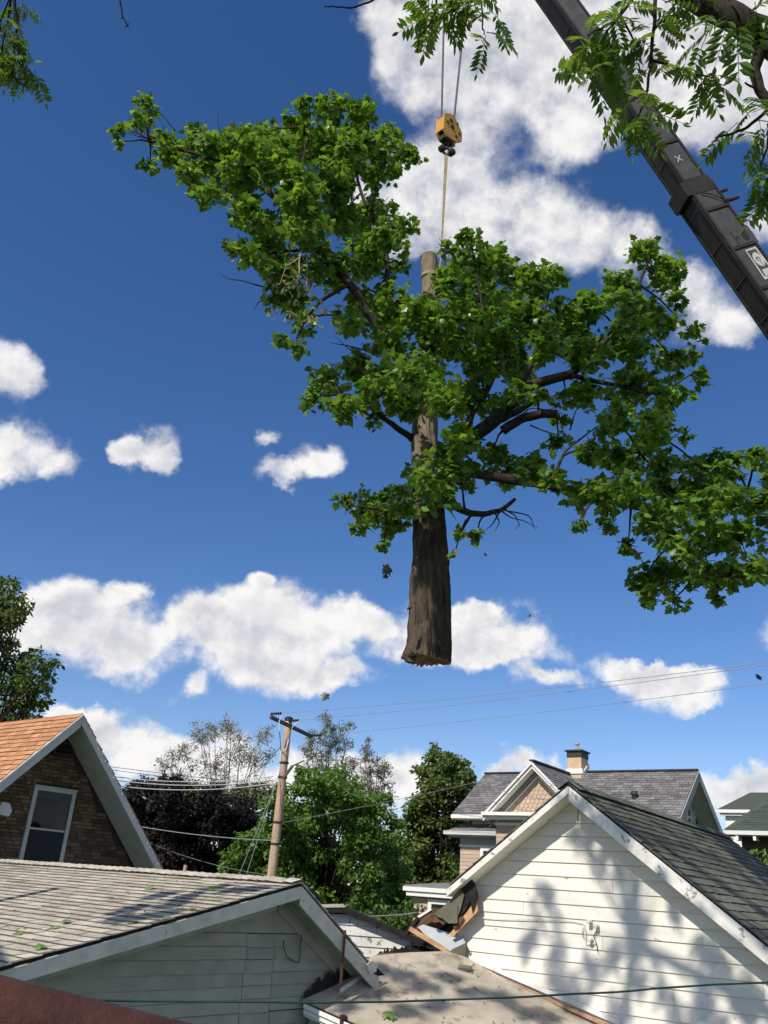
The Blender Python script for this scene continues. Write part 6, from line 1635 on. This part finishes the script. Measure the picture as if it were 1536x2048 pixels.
# left-hand spray
DL = 2.6
wtwig([(24, -60, DL), (20, 10, DL), (16, 40, DL), (8, 70, DL), (5, 105, DL)], .018, .006, leaves=5, along=((3, 6), (2, 2)))
wtwig([(27, -60, DL), (30, 20, DL), (36, 55, DL), (29, 75, DL), (28, 110, DL), (24, 150, DL), (36, 166, DL), (52, 171, DL)], .018, .005, along=((3, 5), (4, 6)))
wtwig([(29, 85, DL), (45, 105, DL), (62, 122, DL)], .008, .005, leaves=6, along=((1, 6),)); wtwig([(50, -30, DL), (48, 0, DL)], .008, .005, leaves=5); wtwig([(29, 90, DL), (42, 115, DL), (46, 128, DL)], .008, .005, leaves=6)
wtwig([(-10, 20, DL), (0, 55, DL), (2, 75, DL)], .010, .005, leaves=6, along=((1, 4),))
# limbs that carry the overhead crown, and the crown itself above the frame
OH = [WT + ZV * 6.2, np.array([2.2, -.3, 9.2]), np.array([-.6, 2.2, 10.8]), np.array([-2.4, 3.6, 11.6])]
limb(wm, OH, .13, .05, 9, .02, 7, rw)
limb(wm, [np.array([-.6, 2.2, 10.8]), pt(300, -160, 9.0), pt(100, -140, 8.9), pt(27, -60, WD + DL)], .05, .018, 7, .01, 6, rw)
limb(wm, [np.array([2.2, -.3, 9.2]), np.array([1.2, 2.4, 10.4]), np.array([.4, 4.4, 11.3]), pt(780, -40, WD + 1.5)], .05, .014, 7, .01, 6, rw)
limb(wm, [pt(300, -160, 9.0), pt(236, -40, WD + 2.5)], .02, .010, 6, .01, 5, rw)
limb(wm, [np.array([1.2, 2.4, 10.4]), pt(1000, -160, 6.9), pt(1000, -50, WD + .4)], .03, .012, 6, .01, 5, rw)
m = MB(); limb(m, [WT, WT + np.array([.1, 0, 3]), WT + ZV * 6.3], .30, .16, 14, .015, 8, rw); m.build('trunk', BARKD, wal, smooth=True)
vis_n = len(wl_mats)
SUNT = []
for (x, y, r) in ((1090, 1790, 26), (1080, 1840, 40), (1060, 1885, 28), (1110, 1900, 30), (1130, 1965, 36), (1175, 1685, 30), (1215, 1705, 34), (1195, 1660, 22), (1150, 1668, 16), (1240, 1735, 16), (1272, 1820, 22), (1285, 1885, 34), (1230, 1905, 16), (1188, 1930, 18), (1405, 1885, 24), (1440, 1920, 38), (1480, 1960, 46), (1500, 2010, 46), (1400, 1985, 26), (1335, 1995, 30), (1370, 2025, 26), (1280, 1945, 22), (1150, 2005, 34), (1240, 2015, 26), (1420, 2040, 36), (1345, 1800, 16)):
    SUNT.append((onW(x, y, WO), r, 10.5))
rpn = np.cross(wf.b, wr); rpn = rpn if rpn[2] > 0 else -rpn
for (x, y, r) in ((1240, 1650, 24), (1290, 1680, 30), (1340, 1700, 32), (1390, 1735, 34), (1440, 1770, 36), (1490, 1800, 36), (1530, 1830, 34), (1340, 1665, 22), (1400, 1700, 26), (1450, 1725, 26), (1500, 1760, 28), (1180, 1610, 12), (1220, 1660, 12), (1300, 1740, 10), (1250, 1620, 16)):
    SUNT.append((onpl(x, y, wf.o, rpn), r, 11.5))
for (x, y, r) in ((720, 1960, 14), (760, 1985, 20), (800, 1950, 16), (820, 2020, 22), (850, 1972, 22), (905, 1955, 16), (950, 1985, 24), (1005, 1995, 24), (1060, 2025, 24), (880, 2010, 16), (700, 2010, 16), (1100, 2035, 20), (770, 1935, 10)):
    SUNT.append((onshed(x, y), r * 1.2, 9.0, 22))
grn = np.cross(gf.b, dl); grn = grn if grn[2] > 0 else -grn
for (x, y, r) in ((330, 1790, 22), (370, 1800, 20), (390, 1790, 14), (280, 1815, 18), (258, 1822, 14), (300, 1832, 18), (340, 1826, 18), (248, 1836, 12), (500, 1778, 18), (468, 1780, 12), (352, 1810, 16), (440, 1775, 10), (530, 1776, 14), (270, 1838, 14)):
    SUNT.append((onpl(x, y, gf.o, grn), r, 6.0, 85))
# the high crown: it shades the right half and the trunk of the lifted tree
for (x, y, r) in ((1000, 640, 70), (1080, 600, 60), (1120, 700, 70), (1200, 680, 70), (1280, 620, 60), (1330, 700, 60), (1270, 780, 70), (1180, 820, 60), (1320, 860, 60), (1220, 930, 60), (1050, 950, 60), (1150, 990, 60), (1290, 990, 70), (1380, 960, 70), (1450, 1000, 70), (1400, 1080, 70), (1330, 1130, 70), (1450, 1130, 70), (1500, 1060, 60), (960, 880, 60), (885, 1050, 34), (892, 1120, 36), (897, 1190, 36), (900, 1250, 30), (890, 1300, 26), (850, 1080, 30), (840, 1130, 24), (870, 1010, 40), (870, 1160, 20), (1300, 520, 50), (1010, 760, 50)):
    SUNT.append((hp_(x, y, -1.0 if abs(x - 870) > 60 else -.3), r * .85, 12.0, 38 if abs(x - 870) > 60 else 40))
nl = 0
for (p, r, Ls, KD) in [(t_ + (12,))[:4] for t_ in SUNT]:
    for tries in range(12):
        c = p + SUN * Ls
        if not inview(c, 120): break
        Ls += .6
    rad_ = pxr(p, r)
    k = max(3, int(KD * rad_ / .2))
    for i in range(k):
        q = c + sphere_pts(1, rg)[0] * rad_ * rw.random() ** .5
        a = rw.uniform(0, 2 * pi); d = unit(np.array([cos(a), sin(a), -.5])); up = unit(ZV + np.array([rw.gauss(0, .4), rw.gauss(0, .4), 0])); x_ = unit(np.cross(d, up)); s_ = rw.uniform(.6, .95)
        q = q - d * .17 * s_
        wl_mats.append(mat4(q, x_ * s_, d * s_, np.cross(x_, d) * s_)); nl += 1
    b = np.array([-6.5, .5, 9.5]) if KD == 85 else min(OH[1:], key=lambda o_: np.linalg.norm(o_ - c)); limb(wm, [b, (b + c) / 2 + ZV * .15, c], .009, .004, 5, .02, 4, rw)
sa, sb = onpl(-40, 1812, gf.o, grn) + SUN * 3.4, onpl(113, 1779, gf.o, grn) + SUN * 3.4
m = MB(); sm_ = (sa + sb) / 2 + np.array([0, 0, .03])
limb(m, [np.array([-6.5, .5, 9.5]), sa + (sa - sb) * .8 + ZV * .6, sa, sm_, sb], .10, .075, 8, .006, 6, rw); m.build('broken_limb', BARKD, wal, smooth=True)
limb(wm, [OH[-1], np.array([-4.5, 2.0, 10.6]), np.array([-6.5, .5, 9.5])], .05, .05, 7, .01, 6, rw)
wm.build('boughs', BARKD, wal, smooth=True)
pieces(wal, 'leaf', wl_mats, WLV, LEAF_WAL, limit=300, minpx=10, size=.3, stuff='foliage')

# ------------------------------------------------------------------ near things: rail, clothes line
m = MB(); a, b = pt(-160, 2010, .70), pt(900, 2260, .86)
m.tube([a + (b - a) * t for t in np.linspace(0, 1, 20)], .034, 28); tag(m.build('rusty_pipe', RUST, smooth=True), 'thick rusty brown pipe rail close to the camera at the bottom left', 'pipe')
cl = [(-60, 1990, 2.9), (120, 1999, 2.9), (300, 2003, 3.0), (600, 2005, 3.0), (760, 2004, 3.05), (860, 2001, 3.1), (1000, 1996, 3.1), (1200, 1986, 3.2), (1330, 1976, 3.2), (1440, 1969, 3.3), (1600, 1962, 3.3)]
m = MB(); limb(m, [pt(*c) for c in cl], 0.0036, .0036, 8, .0012, 4, rw); tag(m.build('clothesline', GWIRE, smooth=True), 'dark green plastic line strung across the bottom of the view', 'line')

# ------------------------------------------------------------------ fallen and falling leaves
lme2 = raw_mesh('leaf_blade', LV, LF); lme2.materials.append(LEAF_FALL)


def lone_leaf(name, p, nrm, size, label, grp, mesh_=lme2, cat='leaf'):
    a = rw.uniform(0, 2 * pi); nrm = unit(np.asarray(nrm) + np.array([rw.gauss(0, .15) for _ in range(3)])); d = unit(np.cross(nrm, np.array([cos(a), sin(a), .1]))); x = np.cross(d, nrm)
    o = bpy.data.objects.new(name, mesh_); COL.objects.link(o); o.matrix_world = mat4(p, x * size, d * size, nrm * size)
    return tag(o, label, cat, grp)


FL = [(42, 1863, 'green leaf on the grey roof nearest the left edge'), (113, 1850, 'small green leaf just left of the paired leaf on the grey roof'), (134, 1842, 'larger green leaf of the pair on the left part of the grey roof'), (82, 1894, 'lowest green leaf on the grey roof, close to its sloping edge'), (264, 1823, 'small green leaf in the tree shadow on the grey roof'), (260, 1840, 'green leaf below the tree shadow on the grey roof'), (332, 1831, 'green leaf near the middle of the roof edge beside the shadow'), (387, 1816, 'green leaf on the grey roof furthest to the right along the edge'), (291, 1775, 'bright green leaf on the grey roof up near the ridge'), (430, 1774, 'green leaf near the ridge below the pole')]
for (x, y, lb) in FL:
    lone_leaf('fallen_leaf', onpl(x, y, gf.o + grn * .035, grn), grn, .10, lb, 'fallen leaves on the roofs')
lone_leaf('fallen_leaf', onshed(788, 2028, .04), SN, .14, 'single green leaf lying on the beige shed roof', 'fallen leaves on the roofs')
lme3 = raw_mesh('leaf_blade_dark', LV, LF); lme3.materials.append(LEAF_SPECK)
for (x, y, s_, lb) in ((780, 1135, .17, 'maple leaf falling through the blue sky left of the trunk foot'), (774, 1150, .09, 'tiny leaf falling just under the larger one left of the trunk'), (653, 1387, .12, 'small dark falling leaf over the low cloud above the pole'), (973, 1109, .05, 'dark speck of falling debris right of the trunk'), (1060, 1229, .05, 'dark speck of debris falling over the cloud right of the trunk'), (1520, 1352, .11, 'dark falling leaf beside the power lines at the right edge'), (909, 1111, .12, 'loose maple leaf right beside the hanging trunk')):
    lone_leaf('falling_leaf', hp_(x, y, -1.0), np.array([rw.uniform(-1, 1), -1, .3]), s_, lb, 'leaves falling from the lifted tree', lme3)

# litter on the roofs: seeds, bud scales and twig bits
lr = np.random.default_rng(9); lm = MB()
for i in range(170):
    if i < 110:
        c = gf.P(0, lr.uniform(.05, 5.8), .0) + dl * lr.uniform(.1, 3.6) + grn * .03; nn_ = grn
    else:
        c = onshed(lr.uniform(690, 1080), lr.uniform(1925, 2046), .025); nn_ = SN
    a = lr.uniform(0, 2 * pi); t1 = unit(np.cross(nn_, np.array([cos(a), sin(a), .2]))); t2 = np.cross(nn_, t1)
    lm.cur = lr.random(); ln = lr.uniform(.01, .035) * (2.4 if lr.random() < .25 else 1)
    lm.box(c, t1, t2, nn_, ln, lr.uniform(.006, .014), .006)
lo_ = lm.build('roof_litter', M('litter', (.42, .36, .22), (.10, .075, .05), scale=3, rough=.95, piece=.5)); tag(lo_, 'tiny seeds and twig bits scattered over the low roofs', 'litter', kind='stuff')
